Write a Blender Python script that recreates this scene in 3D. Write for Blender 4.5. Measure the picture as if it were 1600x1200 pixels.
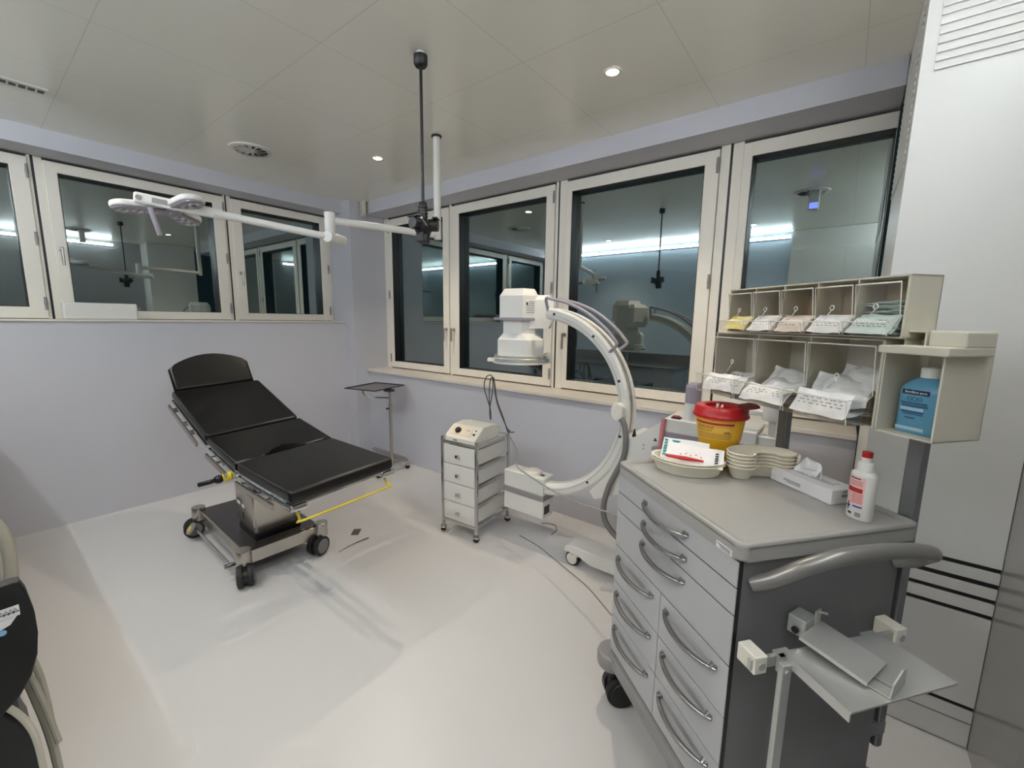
import bpy, bmesh, math, random
from mathutils import Vector, Matrix, noise

scene = bpy.context.scene
COL = scene.collection
for o in list(bpy.data.objects):
    bpy.data.objects.remove(o)
random.seed(11)
PI = math.pi

# ------------------------------------------------------------------ camera
YAW, PITCH, ROLL = math.radians(127.718), math.radians(-8.5488), math.radians(0.8068)
fw = Vector((math.cos(PITCH)*math.cos(YAW), math.cos(PITCH)*math.sin(YAW), math.sin(PITCH)))
rt = fw.cross(Vector((0, 0, 1))).normalized()
up = rt.cross(fw)
rt2 = rt*math.cos(ROLL) + up*math.sin(ROLL)
up2 = -rt*math.sin(ROLL) + up*math.cos(ROLL)
cam_d = bpy.data.cameras.new('camera')
cam = bpy.data.objects.new('camera', cam_d)
COL.objects.link(cam)
cam.matrix_world = Matrix(((rt2.x, up2.x, -fw.x, 0), (rt2.y, up2.y, -fw.y, 0), (rt2.z, up2.z, -fw.z, 1.5), (0, 0, 0, 1)))
cam_d.sensor_width = 36.0
cam_d.lens = 664.87/1600*36
cam_d.clip_start = 0.02
scene.camera = cam

# ------------------------------------------------------------------ world, exposure
w = bpy.data.worlds.new('night')
scene.world = w
w.use_nodes = True
w.node_tree.nodes['Background'].inputs[0].default_value = (0.004, 0.007, 0.008, 1)
w.node_tree.nodes['Background'].inputs[1].default_value = 1.0
scene.view_settings.view_transform = 'Standard'
scene.view_settings.look = 'None'
scene.view_settings.gamma = 1
scene.view_settings.use_curve_mapping = False
scene.view_settings.exposure = 0.95
scene.cycles.transparent_max_bounces = 40
scene.cycles.max_bounces = 14
scene.cycles.diffuse_bounces = 8
scene.cycles.glossy_bounces = 6
LED_STRENGTH = 31.0
SPOT_W = 26.0

# ------------------------------------------------------------------ helpers
def lin(c):
    return tuple((x/12.92 if x <= 0.04045 else ((x+0.055)/1.055)**2.4) for x in c)

MATS = {}
def mat(name, rgb, rough=0.5, metal=0.0, noise_scale=0, noise_amt=0.0, bump=0.0, bump_scale=60, coat=0.0, spec=0.5, emit=None, emit_s=0.0, alpha=1.0, trans=0.0, stretch=None):
    m = bpy.data.materials.new(name)
    m.use_nodes = True
    nt = m.node_tree
    b = nt.nodes['Principled BSDF']
    c = lin(rgb)
    b.inputs['Base Color'].default_value = (*c, 1)
    b.inputs['Roughness'].default_value = rough
    b.inputs['Metallic'].default_value = metal
    b.inputs['Coat Weight'].default_value = coat
    b.inputs['Specular IOR Level'].default_value = spec
    if trans: b.inputs['Transmission Weight'].default_value = trans
    if emit:
        b.inputs['Emission Color'].default_value = (*emit, 1)
        b.inputs['Emission Strength'].default_value = emit_s
    if noise_scale or bump:
        tc = nt.nodes.new('ShaderNodeTexCoord')
        mp = nt.nodes.new('ShaderNodeMapping')
        if stretch: mp.inputs['Scale'].default_value = stretch
        nt.links.new(tc.outputs['Object'], mp.inputs['Vector'])
    if noise_scale:
        n = nt.nodes.new('ShaderNodeTexNoise')
        n.inputs['Scale'].default_value = noise_scale
        n.inputs['Detail'].default_value = 4
        nt.links.new(mp.outputs['Vector'], n.inputs['Vector'])
        r = nt.nodes.new('ShaderNodeMapRange')
        r.inputs['To Min'].default_value = 1-noise_amt
        r.inputs['To Max'].default_value = 1+noise_amt
        nt.links.new(n.outputs['Fac'], r.inputs['Value'])
        mx = nt.nodes.new('ShaderNodeMix')
        mx.data_type = 'RGBA'; mx.blend_type = 'MULTIPLY'
        mx.inputs['Factor'].default_value = 1
        mx.inputs['A'].default_value = (*c, 1)
        nt.links.new(r.outputs['Result'], mx.inputs['B'])
        nt.links.new(mx.outputs['Result'], b.inputs['Base Color'])
    if bump:
        n2 = nt.nodes.new('ShaderNodeTexNoise')
        n2.inputs['Scale'].default_value = bump_scale
        n2.inputs['Detail'].default_value = 3
        nt.links.new(mp.outputs['Vector'], n2.inputs['Vector'])
        bp = nt.nodes.new('ShaderNodeBump')
        bp.inputs['Strength'].default_value = bump
        bp.inputs['Distance'].default_value = 0.01
        nt.links.new(n2.outputs['Fac'], bp.inputs['Height'])
        nt.links.new(bp.outputs['Normal'], b.inputs['Normal'])
    MATS[name] = m
    return m

def clear_mat(name, tint, gloss, rough=0.03, refl=(1, 1, 1)):
    m = bpy.data.materials.new(name)
    m.use_nodes = True
    nt = m.node_tree
    nt.nodes.clear()
    out = nt.nodes.new('ShaderNodeOutputMaterial')
    t = nt.nodes.new('ShaderNodeBsdfTransparent'); t.inputs[0].default_value = (*tint, 1)
    g = nt.nodes.new('ShaderNodeBsdfGlossy'); g.inputs['Roughness'].default_value = rough
    g.inputs[0].default_value = (*refl, 1)
    lw = nt.nodes.new('ShaderNodeLayerWeight'); lw.inputs['Blend'].default_value = 0.5
    pw = nt.nodes.new('ShaderNodeMath'); pw.operation = 'POWER'; pw.inputs[1].default_value = 4.5
    nt.links.new(lw.outputs['Facing'], pw.inputs[0])
    mr = nt.nodes.new('ShaderNodeMapRange')
    mr.inputs['To Min'].default_value = gloss; mr.inputs['To Max'].default_value = 1
    nt.links.new(pw.outputs[0], mr.inputs['Value'])
    mx = nt.nodes.new('ShaderNodeMixShader')
    nt.links.new(mr.outputs['Result'], mx.inputs[0])
    nt.links.new(t.outputs[0], mx.inputs[1]); nt.links.new(g.outputs[0], mx.inputs[2])
    nt.links.new(mx.outputs[0], out.inputs[0])
    MATS[name] = m
    return m

class MB:
    """collects shapes into one mesh"""
    def __init__(s): s.bm = bmesh.new(); s.mi = 0
    def _new(s, vs, M):
        if M is not None: bmesh.ops.transform(s.bm, matrix=M, verts=vs)
    def _mat(s, before):
        for f in s.bm.faces:
            if f.index == -1 or f not in before: pass
    def box(s, x0, x1, y0, y1, z0, z1, bev=0.0, M=None, seg=2):
        n0 = set(s.bm.faces)
        r = bmesh.ops.create_cube(s.bm, size=1)
        vs = r['verts']
        bmesh.ops.transform(s.bm, matrix=Matrix.Translation(((x0+x1)/2, (y0+y1)/2, (z0+z1)/2)) @ Matrix.Diagonal((abs(x1-x0), abs(y1-y0), abs(z1-z0), 1)), verts=vs)
        if bev > 0:
            es = list({e for v in vs for e in v.link_edges})
            bmesh.ops.bevel(s.bm, geom=es, offset=min(bev, 0.49*min(abs(x1-x0), abs(y1-y0), abs(z1-z0))), segments=seg, affect='EDGES', profile=0.5)
        fs = [f for f in s.bm.faces if f not in n0]
        for f in fs: f.material_index = s.mi
        s._new(list({v for f in fs for v in f.verts}), M)
        return s
    def cyl(s, p0, p1, r0, r1=None, seg=20, cap=True, bev=0.0):
        p0 = Vector(p0); p1 = Vector(p1); r1 = r0 if r1 is None else r1
        n0 = set(s.bm.faces)
        d = p1-p0
        q = Vector((0, 0, 1)).rotation_difference(d.normalized()).to_matrix().to_4x4()
        r = bmesh.ops.create_cone(s.bm, cap_ends=cap, segments=seg, radius1=r0, radius2=r1, depth=d.length)
        bmesh.ops.transform(s.bm, matrix=Matrix.Translation((p0+p1)/2) @ q, verts=r['verts'])
        if bev > 0:
            es = [e for e in {e for v in r['verts'] for e in v.link_edges} if len(e.link_faces) == 2 and any(len(f.verts) > 4 for f in e.link_faces)]
            bmesh.ops.bevel(s.bm, geom=es, offset=bev, segments=2, affect='EDGES', profile=0.5)
        for f in s.bm.faces:
            if f not in n0: f.material_index = s.mi; f.smooth = len(f.verts) == 4
        return s
    def tube(s, pts, r, seg=10, closed=False, smooth=4):
        pts = [Vector(p) for p in pts]
        if smooth and len(pts) > 2: pts = spline(pts, smooth, closed)
        n = len(pts)
        rs = r if isinstance(r, (list, tuple)) else [r]*n
        rings = []
        nrm = None
        for i, p in enumerate(pts):
            if closed: t = (pts[(i+1) % n]-pts[i-1]).normalized()
            else: t = (pts[min(i+1, n-1)]-pts[max(i-1, 0)]).normalized()
            if nrm is None:
                a = Vector((0, 0, 1)) if abs(t.z) < 0.9 else Vector((1, 0, 0))
                nrm = (a - t*a.dot(t)).normalized()
            else:
                nrm = (nrm - t*nrm.dot(t)).normalized()
            b = t.cross(nrm)
            rr = rs[min(i, len(rs)-1)]
            rings.append([s.bm.verts.new(p + nrm*math.cos(2*PI*k/seg)*rr + b*math.sin(2*PI*k/seg)*rr) for k in range(seg)])
        m = n if closed else n-1
        for i in range(m):
            A = rings[i]; B = rings[(i+1) % n]
            for k in range(seg):
                f = s.bm.faces.new((A[k], A[(k+1) % seg], B[(k+1) % seg], B[k])); f.smooth = True; f.material_index = s.mi
        if not closed:
            f = s.bm.faces.new(rings[0][::-1]); f.material_index = s.mi
            f = s.bm.faces.new(rings[-1]); f.material_index = s.mi
        return s
    def prism(s, poly, z0, z1, M=None, bev=0.0, smooth=False):
        """poly in XY, from z0 to z1, then M"""
        n0 = set(s.bm.faces)
        A = [s.bm.verts.new((x, y, z0)) for x, y in poly]
        B = [s.bm.verts.new((x, y, z1)) for x, y in poly]
        n = len(poly)
        fs = [s.bm.faces.new(A[::-1]), s.bm.faces.new(B)]
        for i in range(n):
            f = s.bm.faces.new((A[i], A[(i+1) % n], B[(i+1) % n], B[i])); fs.append(f)
            f.smooth = smooth
        if bev > 0:
            es = list({e for f in fs[:2] for e in f.edges})
            bmesh.ops.bevel(s.bm, geom=es, offset=bev, segments=2, affect='EDGES', profile=0.5)
        fs = [f for f in s.bm.faces if f not in n0]
        for f in fs: f.material_index = s.mi
        s._new(list({v for f in fs for v in f.verts}), M)
        return s
    def loft(s, rings, cap0=True, cap1=True, smooth=True, closed=True):
        R = [[s.bm.verts.new(p) for p in r] for r in rings]
        for A, B in zip(R[:-1], R[1:]):
            n = len(A)
            for k in range(n if closed else n-1):
                f = s.bm.faces.new((A[k], A[(k+1) % n], B[(k+1) % n], B[k])); f.smooth = smooth; f.material_index = s.mi
        if cap0: f = s.bm.faces.new(R[0][::-1]); f.material_index = s.mi
        if cap1: f = s.bm.faces.new(R[-1]); f.material_index = s.mi
        return s
    def lathe(s, prof, c=(0, 0, 0), seg=28, smooth=True, sx=1, sy=1):
        rings = [[(c[0]+r*sx*math.cos(2*PI*k/seg), c[1]+r*sy*math.sin(2*PI*k/seg), c[2]+z) for k in range(seg)] for r, z in prof]
        return s.loft(rings, False, False, smooth)
    def quad(s, a, b, c, d):
        f = s.bm.faces.new([s.bm.verts.new(p) for p in (a, b, c, d)]); f.material_index = s.mi
        return s
    def xf(s, M):
        bmesh.ops.transform(s.bm, matrix=M, verts=s.bm.verts); return s
    def build(s, name, m, parent=None, loc=None, sharp=40, sub=0, wn=False):
        bmesh.ops.remove_doubles(s.bm, verts=s.bm.verts, dist=1e-6)
        bmesh.ops.recalc_face_normals(s.bm, faces=s.bm.faces)
        if wn:
            for f in s.bm.faces: f.smooth = True
        lim = math.radians(sharp)
        for e in s.bm.edges:
            if len(e.link_faces) == 2 and e.calc_face_angle(0) > lim: e.smooth = False
        me = bpy.data.meshes.new(name)
        s.bm.to_mesh(me); s.bm.free()
        for mm in (m if isinstance(m, (list, tuple)) else [m]): me.materials.append(mm)
        o = bpy.data.objects.new(name, me)
        COL.objects.link(o)
        if parent is not None: o.parent = parent
        if loc is not None: o.location = loc
        if wn:
            md = o.modifiers.new('weighted_normal', 'WEIGHTED_NORMAL'); md.keep_sharp = True; md.weight = 80
        if sub:
            md = o.modifiers.new('subdivision', 'SUBSURF'); md.levels = sub; md.render_levels = sub
        return o

def spline(pts, k=4, closed=False):
    out = []
    n = len(pts)
    rng = range(n) if closed else range(n-1)
    for i in rng:
        g = (lambda j: pts[j % n]) if closed else (lambda j: pts[max(0, min(n-1, j))])
        p0, p1, p2, p3 = g(i-1), g(i), g(i+1), g(i+2)
        for j in range(k):
            t = j/k
            out.append(0.5*((2*p1)+(p2-p0)*t+(2*p0-5*p1+4*p2-p3)*t*t+(3*p1-p0-3*p2+p3)*t**3))
    if not closed: out.append(pts[-1])
    return out

def empty(name, loc=(0, 0, 0), rz=0.0, rot=None):
    o = bpy.data.objects.new(name, None)
    COL.objects.link(o)
    o.location = loc
    o.rotation_euler = rot if rot else (0, 0, rz)
    o.empty_display_size = 0.05
    return o

def tag(o, label, cat, group=None):
    o['label'] = label; o['category'] = cat
    if group: o['group'] = group
    return o

def struct(o):
    o['kind'] = 'structure'
    return o

def copy_tree(o, parent=None):
    c = o.copy(); COL.objects.link(c)
    if parent is not None: c.parent = parent
    for ch in list(o.children): copy_tree(ch, c)
    return c

def text(name, s, size, m, parent, M, align='CENTER', extrude=0.0002):
    cu = bpy.data.curves.new(name, 'FONT')
    cu.body = s; cu.size = size; cu.align_x = align; cu.align_y = 'CENTER'; cu.extrude = extrude
    t = bpy.data.objects.new(name, cu); COL.objects.link(t)
    bpy.context.view_layer.update()
    me = bpy.data.meshes.new_from_object(t.evaluated_get(bpy.context.evaluated_depsgraph_get()))
    bpy.data.objects.remove(t)
    me.materials.clear(); me.materials.append(m)
    me.transform(M)
    o = bpy.data.objects.new(name, me); COL.objects.link(o)
    if parent is not None: o.parent = parent
    return o

def frame_m(o, x, y):
    """matrix with given x axis, y axis and origin"""
    x = Vector(x).normalized(); y = Vector(y).normalized(); z = x.cross(y)
    return Matrix(((x.x, y.x, z.x, o[0]), (x.y, y.y, z.y, o[1]), (x.z, y.z, z.z, o[2]), (0, 0, 0, 1)))

def rrect(x0, x1, y0, y1, r, seg=5):
    pts = []
    for cx, cy, a in ((x1-r, y1-r, 0), (x0+r, y1-r, 90), (x0+r, y0+r, 180), (x1-r, y0+r, 270)):
        for k in range(seg+1):
            t = math.radians(a+90*k/seg)
            pts.append((cx+r*math.cos(t), cy+r*math.sin(t)))
    return pts

# ------------------------------------------------------------------ materials
WALL = mat('lilac_grey_wall_paint', (0.77, 0.77, 0.80), 0.55, bump=0.05, bump_scale=180)
WALLB = mat('blue_grey_wall_paint', (0.70, 0.76, 0.82), 0.55)
CORE = mat('white_coated_steel', (0.90, 0.89, 0.875), 0.38, noise_scale=3, noise_amt=0.02)
FRAME = mat('cream_window_frame', (0.92, 0.895, 0.85), 0.35)
BLACK = mat('black_gasket', (0.06, 0.06, 0.065), 0.4)
SILL = mat('white_sill', (0.86, 0.83, 0.79), 0.35)
CHROME = mat('chrome', (0.82, 0.82, 0.82), 0.12, 1.0)
STEEL = mat('brushed_steel', (0.76, 0.74, 0.71), 0.27, 1.0, noise_scale=20, noise_amt=0.06, stretch=(1, 1, 25))
DSTEEL = mat('dark_polished_steel', (0.38, 0.37, 0.37), 0.22, 1.0)
LEATHER = mat('black_upholstery', (0.065, 0.063, 0.065), 0.30, bump=0.08, bump_scale=400, spec=0.45)
BPLAST = mat('black_plastic', (0.07, 0.07, 0.075), 0.42)
TYRE = mat('dark_grey_tyre', (0.13, 0.13, 0.14), 0.6)
HUB = mat('grey_wheel_hub', (0.47, 0.47, 0.47), 0.45)
GREYP = mat('grey_plastic', (0.56, 0.55, 0.55), 0.45)
LILAC = mat('lilac_grey_plastic', (0.60, 0.57, 0.61), 0.45)
WPLAST = mat('white_plastic', (0.88, 0.87, 0.85), 0.38)
CREAM = mat('cream_plastic', (0.80, 0.775, 0.71), 0.42)
IVORY = mat('ivory_plastic', (0.90, 0.88, 0.835), 0.4)
YELLOW = mat('yellow_plastic', (0.86, 0.78, 0.25), 0.4)
TROLG = mat('light_grey_drawer_front', (0.71, 0.71, 0.72), 0.38, bump=0.03, bump_scale=500)
TROLT = mat('grey_trolley_top', (0.64, 0.63, 0.615), 0.33, noise_scale=2.5, noise_amt=0.04, bump=0.02, bump_scale=300)
TROLD = mat('dark_grey_trolley_side', (0.44, 0.44, 0.445), 0.33, bump=0.04, bump_scale=220)
ALU = mat('brushed_aluminium', (0.77, 0.77, 0.76), 0.38, 0.6)
REDP = mat('red_plastic', (0.72, 0.10, 0.12), 0.35)
SHARPY = mat('yellow_sharps_plastic', (0.95, 0.73, 0.12), 0.4)
LABELY = mat('pale_yellow_label', (0.90, 0.72, 0.30), 0.5)
INKR = mat('red_ink', (0.68, 0.13, 0.12), 0.5)
INKD = mat('dark_ink', (0.16, 0.16, 0.18), 0.5)
INKO = mat('brown_ink', (0.62, 0.42, 0.14), 0.5)
INKB = mat('blue_ink', (0.12, 0.16, 0.55), 0.5)
INKN = mat('navy_ink', (0.06, 0.09, 0.27), 0.5)
INKG = mat('teal_ink', (0.10, 0.55, 0.52), 0.5)
INKP = mat('pale_red_ink', (0.78, 0.42, 0.40), 0.5)
WLAB = mat('white_label', (0.90, 0.90, 0.90), 0.5)
PLAB = mat('pink_label', (0.93, 0.76, 0.74), 0.5)
BLUEL = mat('blue_liquid_bottle', (0.36, 0.58, 0.69), 0.25)
PULP = mat('moulded_pulp', (0.93, 0.905, 0.84), 0.8, bump=0.15, bump_scale=250)
CARD = mat('white_card', (0.90, 0.89, 0.90), 0.6)
TISSUE = mat('white_tissue', (0.95, 0.95, 0.95), 0.85)
POUCH = mat('white_pouch_paper', (0.94, 0.93, 0.93), 0.45, noise_scale=30, noise_amt=0.05, bump=0.3, bump_scale=60)
POUCHY = mat('yellow_pouch_paper', (0.90, 0.84, 0.52), 0.45, noise_scale=40, noise_amt=0.12, bump=0.3, bump_scale=60)
POUCHP = mat('pinkish_pouch_paper', (0.90, 0.84, 0.79), 0.45, noise_scale=30, noise_amt=0.05, bump=0.3, bump_scale=60)
POUCHG = mat('pale_green_pouch_paper', (0.82, 0.87, 0.85), 0.45, noise_scale=30, noise_amt=0.05, bump=0.3, bump_scale=60)
FILM = mat('pale_plastic_film', (0.90, 0.90, 0.90), 0.22, noise_scale=25, noise_amt=0.08, bump=0.4, bump_scale=40)
BHOSE = mat('beige_grey_hose', (0.68, 0.66, 0.60), 0.5)
HOSE = mat('grey_hose', (0.47, 0.46, 0.45), 0.55)
CABLE = mat('dark_grey_cable', (0.30, 0.29, 0.29), 0.5)
LCABLE = mat('light_grey_cable', (0.58, 0.57, 0.55), 0.5)
GLASS = clear_mat('night_window_glass', (0.55, 0.66, 0.66), 0.30, 0.0, (0.88, 0.95, 0.94))
CLEAR = clear_mat('clear_acrylic', (0.985, 0.982, 0.975), 0.045, 0.04)
HANDLE = mat('satin_steel_handle', (0.66, 0.66, 0.66), 0.24, 1.0)
EDGE = mat('pale_acrylic_edge', (0.90, 0.89, 0.86), 0.15, coat=0.3, alpha=1)
TAN = mat('tan_back_panel', (0.74, 0.66, 0.55), 0.5)
CLEARY = clear_mat('clear_acrylic_tray', (0.95, 0.94, 0.92), 0.09, 0.05)
GWALL = mat('glossy_grey_wall_panel', (0.62, 0.62, 0.625), 0.16, noise_scale=2, noise_amt=0.05)
STAINLESS = mat('stainless_counter', (0.62, 0.61, 0.60), 0.25, 0.9)
LENS = mat('led_lens', (0.50, 0.47, 0.52), 0.08, coat=0.5)
REFL = mat('lens_reflector', (0.85, 0.85, 0.85), 0.1, 1.0)
DFLOOR = mat('dark_floor_plate', (0.36, 0.35, 0.32), 0.4, 0.4)

# ================================================================== THE SETTING
X0, Y0, ZC = -4.278, 2.741, 2.695      # inner face of left wall, of back wall, ceiling height
XR, YF = 0.498, -0.70                  # right wall, wall behind the camera
XW, YW = -4.52, 2.98                   # window planes (left, back)

def floor_material():
    m = mat('pale_vinyl_floor', (0.80, 0.795, 0.795), 0.34, noise_scale=0.9, noise_amt=0.03, bump=0.015, bump_scale=250)
    return m
FLOOR = floor_material()
struct(MB().box(X0-0.4, XR+0.1, YF-0.1, YW+0.3, -0.1, 0).build('floor', FLOOR))

def ceiling_material():
    m = mat('white_metal_ceiling_panels', (0.965, 0.955, 0.915), 0.22, noise_scale=1.5, noise_amt=0.03)
    nt = m.node_tree; b = nt.nodes['Principled BSDF']
    tc = nt.nodes.new('ShaderNodeTexCoord')
    sp = nt.nodes.new('ShaderNodeSeparateXYZ'); nt.links.new(tc.outputs['Object'], sp.inputs[0])
    outs = []
    for ax, off, per in (('X', 0.052, 0.6345), ('Y', -0.465, 0.645)):
        a = nt.nodes.new('ShaderNodeMath'); a.operation = 'ADD'; a.inputs[1].default_value = off + 50*per
        nt.links.new(sp.outputs[ax], a.inputs[0])
        d = nt.nodes.new('ShaderNodeMath'); d.operation = 'MODULO'; d.inputs[1].default_value = per
        nt.links.new(a.outputs[0], d.inputs[0])
        c = nt.nodes.new('ShaderNodeMath'); c.operation = 'LESS_THAN'; c.inputs[1].default_value = 0.0045
        nt.links.new(d.outputs[0], c.inputs[0])
        outs.append(c)
    mx = nt.nodes.new('ShaderNodeMath'); mx.operation = 'MAXIMUM'
    nt.links.new(outs[0].outputs[0], mx.inputs[0]); nt.links.new(outs[1].outputs[0], mx.inputs[1])
    old = b.inputs['Base Color'].links[0].from_socket
    mix = nt.nodes.new('ShaderNodeMix'); mix.data_type = 'RGBA'
    nt.links.new(mx.outputs[0], mix.inputs['Factor'])
    nt.links.new(old, mix.inputs['A'])
    mix.inputs['B'].default_value = (*lin((0.90, 0.885, 0.85)), 1)
    nt.links.new(mix.outputs['Result'], b.inputs['Base Color'])
    return m
CEIL = ceiling_material()
struct(MB().box(X0-0.4, XR+0.1, YF-0.1, YW+0.3, ZC, ZC+0.1).build('ceiling', CEIL))

# left wall: plinth below the windows, band above them
b = MB()
b.box(X0-0.35, X0, YF-0.1, 2.58, 0, 1.447)
b.box(X0-0.35, X0, YF-0.1, 2.58, 2.575, ZC)
struct(b.build('wall_left', WALL))
# corner pillar and back wall
b = MB()
b.box(-4.75, -4.13, 2.58, 3.2, 0, ZC)
b.box(-4.13, 0.105, Y0, Y0+0.35, 0, 0.917)
b.box(-4.13, 0.105, Y0, Y0+0.35, 2.575, ZC)
struct(b.build('wall_back', WALL))
struct(MB().box(X0-0.30, X0+0.012, YF-0.05, 2.58, 1.447, 1.462, 0.003).build('trim_1', SILL))
struct(MB().box(-4.13, 0.105, Y0-0.02, Y0+0.30, 0.917, 0.945, 0.004).build('trim_2', SILL))
# right wall (glossy panel) and wall behind the camera
struct(MB().box(XR, XR+0.1, YF-0.1, 2.06, 0, ZC).build('wall_right', GWALL))
struct(MB().box(X0-0.4, XR+0.1, YF-0.1, YF, 0, ZC).build('wall_front', WALLB))

def handle_parts(parent, o, ax, into, side=1):
    """window lever: rose and grip hanging down; ax = axis along wall, into = room normal"""
    o = Vector(o); n = Vector(into)
    m = MB()
    m.cyl(o, o+n*0.012, 0.016, seg=16)
    m.cyl(o+n*0.01, o+n*0.045, 0.009, seg=12)
    m.cyl(o+n*0.042+Vector((0, 0, 0.012)), o+n*0.042-Vector((0, 0, 0.115)), 0.009, 0.008, seg=12)
    return m.build('window_handle', STEEL, parent)

def make_window(num, wall, a0, a1, g0, g1, z0, z1, gz0, gz1, hinge=None, handle=None, mull=0.0, gap=True, mull_side=1):
    """one sash: outer a0..a1 along the wall, glass g0..g1"""
    sgn = 1
    if wall == 'left':
        P = lambda a, d, z: (XW - d, a, z); n = (1, 0, 0); B = lambda m, a0, a1, d0, d1, z0, z1, bev=0.0: m.box(XW-d1, XW-d0, a0, a1, z0, z1, bev)
    else:
        P = lambda a, d, z: (a, YW + d, z); n = (0, -1, 0); B = lambda m, a0, a1, d0, d1, z0, z1, bev=0.0: m.box(a0, a1, YW+d0, YW+d1, z0, z1, bev)
    m = MB()
    B(m, a0, g0, 0, 0.09, z0, z1, 0.004); B(m, g1, a1, 0, 0.09, z0, z1, 0.004)
    B(m, g0-0.004, g1+0.004, 0, 0.09, z0, gz0, 0.004); B(m, g0-0.004, g1+0.004, 0, 0.09, gz1, z1, 0.004)
    o = struct(m.build('window_%d' % num, FRAME))
    m = MB()
    t = 0.022
    B(m, g0-0.003, g0+0.004, 0.005, 0.095, gz0, gz1); B(m, g1-0.004, g1+0.003, 0.005, 0.095, gz0, gz1)
    B(m, g0, g1, 0.02, 0.095, gz0-0.003, gz0+0.003); B(m, g0, g1, 0.005, 0.095, gz1-0.004, gz1+0.003)
    m.build('gasket', BLACK, o)
    m = MB(); B(m, g0, g1, 0.072, 0.078, gz0, gz1); m.build('glass_pane', GLASS, o)
    if hinge is not None:
        for hz in (z0+0.06, (z0+z1)/2-0.04, z1-0.14):
            m = MB(); m.cyl(P(hinge, -0.004, hz), P(hinge, -0.004, hz+0.09), 0.008, seg=10)
            m.cyl(P(hinge, -0.004, hz+0.028), P(hinge, -0.004, hz+0.062), 0.0095, seg=10)
            m.build('hinge', GREYP, o)
    if handle is not None:
        handle_parts(o, P(handle[0], 0, handle[1]), 0, n)
    return o

# left windows (along Y)
make_window(1, 'left', -0.62, 0.405, -0.54, 0.318, 1.466, 2.556, 1.545, 2.485, hinge=0.398)
make_window(2, 'left', 0.478, 1.575, 0.545, 1.487, 1.466, 2.556, 1.53, 2.485, hinge=1.568, handle=(0.512, 1.96))
make_window(3, 'left', 1.635, 2.545, 1.715, 2.462, 1.466, 2.556, 1.53, 2.485, hinge=2.54, handle=(1.675, 1.90))
# back windows (along X)
ZB0, ZB1 = 0.955, 2.556
make_window(4, 'back', -4.045, -3.105, -3.985, -3.185, ZB0, ZB1, 1.022, 2.478, hinge=-4.04, handle=(-3.135, 1.40))
make_window(5, 'back', -3.065, -1.905, -2.965, -1.985, ZB0, ZB1, 1.022, 2.478, hinge=-1.912, handle=(-3.03, 1.40))
make_window(6, 'back', -1.80, -0.715, -1.752, -0.80, ZB0, ZB1, 1.022, 2.478, hinge=-0.722, handle=(-1.775, 1.39))
make_window(7, 'back', -0.585, 0.1045, -0.535, 0.1025, ZB0, ZB1, 1.022, 2.478, hinge=None)
# fixed outer frames between the sashes, split by a black joint
def mullion(num, wall, parts, joint, z0, z1):
    m = MB()
    for a, c in parts:
        if wall == 'left': m.box(XW-0.07, XW-0.012, a, c, z0, z1, 0.002)
        else: m.box(a, c, YW+0.012, YW+0.07, z0, z1, 0.002)
    o = struct(m.build('trim_%d' % num, FRAME))
    m = MB()
    for a, c in joint:
        if wall == 'left': m.box(XW-0.07, XW-0.016, a, c, z0, z1)
        else: m.box(a, c, YW+0.016, YW+0.07, z0, z1)
    m.build('joint_gap', BLACK, o)
mullion(3, 'left', [(0.405, 0.422), (0.436, 0.478)], [(0.422, 0.436)], 1.462, 2.575)
mullion(4, 'left', [(1.575, 1.590), (1.602, 1.635)], [(1.590, 1.602)], 1.462, 2.575)
mullion(5, 'left', [(2.55, 2.579)], [(2.545, 2.55)], 1.462, 2.575)
mullion(6, 'back', [(-4.129, -4.05)], [(-4.05, -4.045)], 0.945, 2.575)
mullion(7, 'back', [(-3.100, -3.070)], [(-3.105, -3.100), (-3.070, -3.065)], 0.945, 2.575)
mullion(8, 'back', [(-1.90, -1.878), (-1.864, -1.80)], [(-1.878, -1.864)], 0.945, 2.575)
mullion(9, 'back', [(-0.712, -0.658), (-0.644, -0.585)], [(-0.658, -0.644)], 0.945, 2.575)

# ------------------------------------------------------------------ lights of the room
LEDM = bpy.data.materials.new('cool_white_led'); LEDM.use_nodes = True
_b = LEDM.node_tree.nodes['Principled BSDF']
_b.inputs['Emission Color'].default_value = (0.88, 0.95, 1.0, 1); _b.inputs['Emission Strength'].default_value = LED_STRENGTH
DLM = bpy.data.materials.new('warm_downlight'); DLM.use_nodes = True
_b = DLM.node_tree.nodes['Principled BSDF']
_b.inputs['Emission Color'].default_value = (1.0, 0.86, 0.66, 1); _b.inputs['Emission Strength'].default_value = 30.0

def led_strip(label, c, half, along, into):
    t = tag(empty('led_strip_light', c), label, 'ceiling light', 'strip lights along the top of the walls')
    A = Vector(along); I = Vector(into)
    Mx = frame_m((0, 0, 0), I, (0, 0, 1))           # local z runs along +-A
    MB().prism([(-0.012, -0.022), (0.0, -0.022), (0.0, 0.022), (-0.012, 0.022)], -half, half, M=Mx).build('housing', WPLAST, t)
    poly = [(0.018*math.cos(math.radians(k)), 0.018*math.sin(math.radians(k))) for k in range(-90, 91, 15)]
    MB().prism(poly, -half+0.005, half-0.005, M=Mx).build('diffuser', LEDM, t)
led_strip('cool white strip light along the top of the wall opposite the long windows', (-2.44, -0.685, 2.63), 1.76, (1, 0, 0), (0, 1, 0))
led_strip('cool white strip light along the top of the grey right wall', (0.485, 0.55, 2.63), 1.15, (0, 1, 0), (-1, 0, 0))

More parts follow.
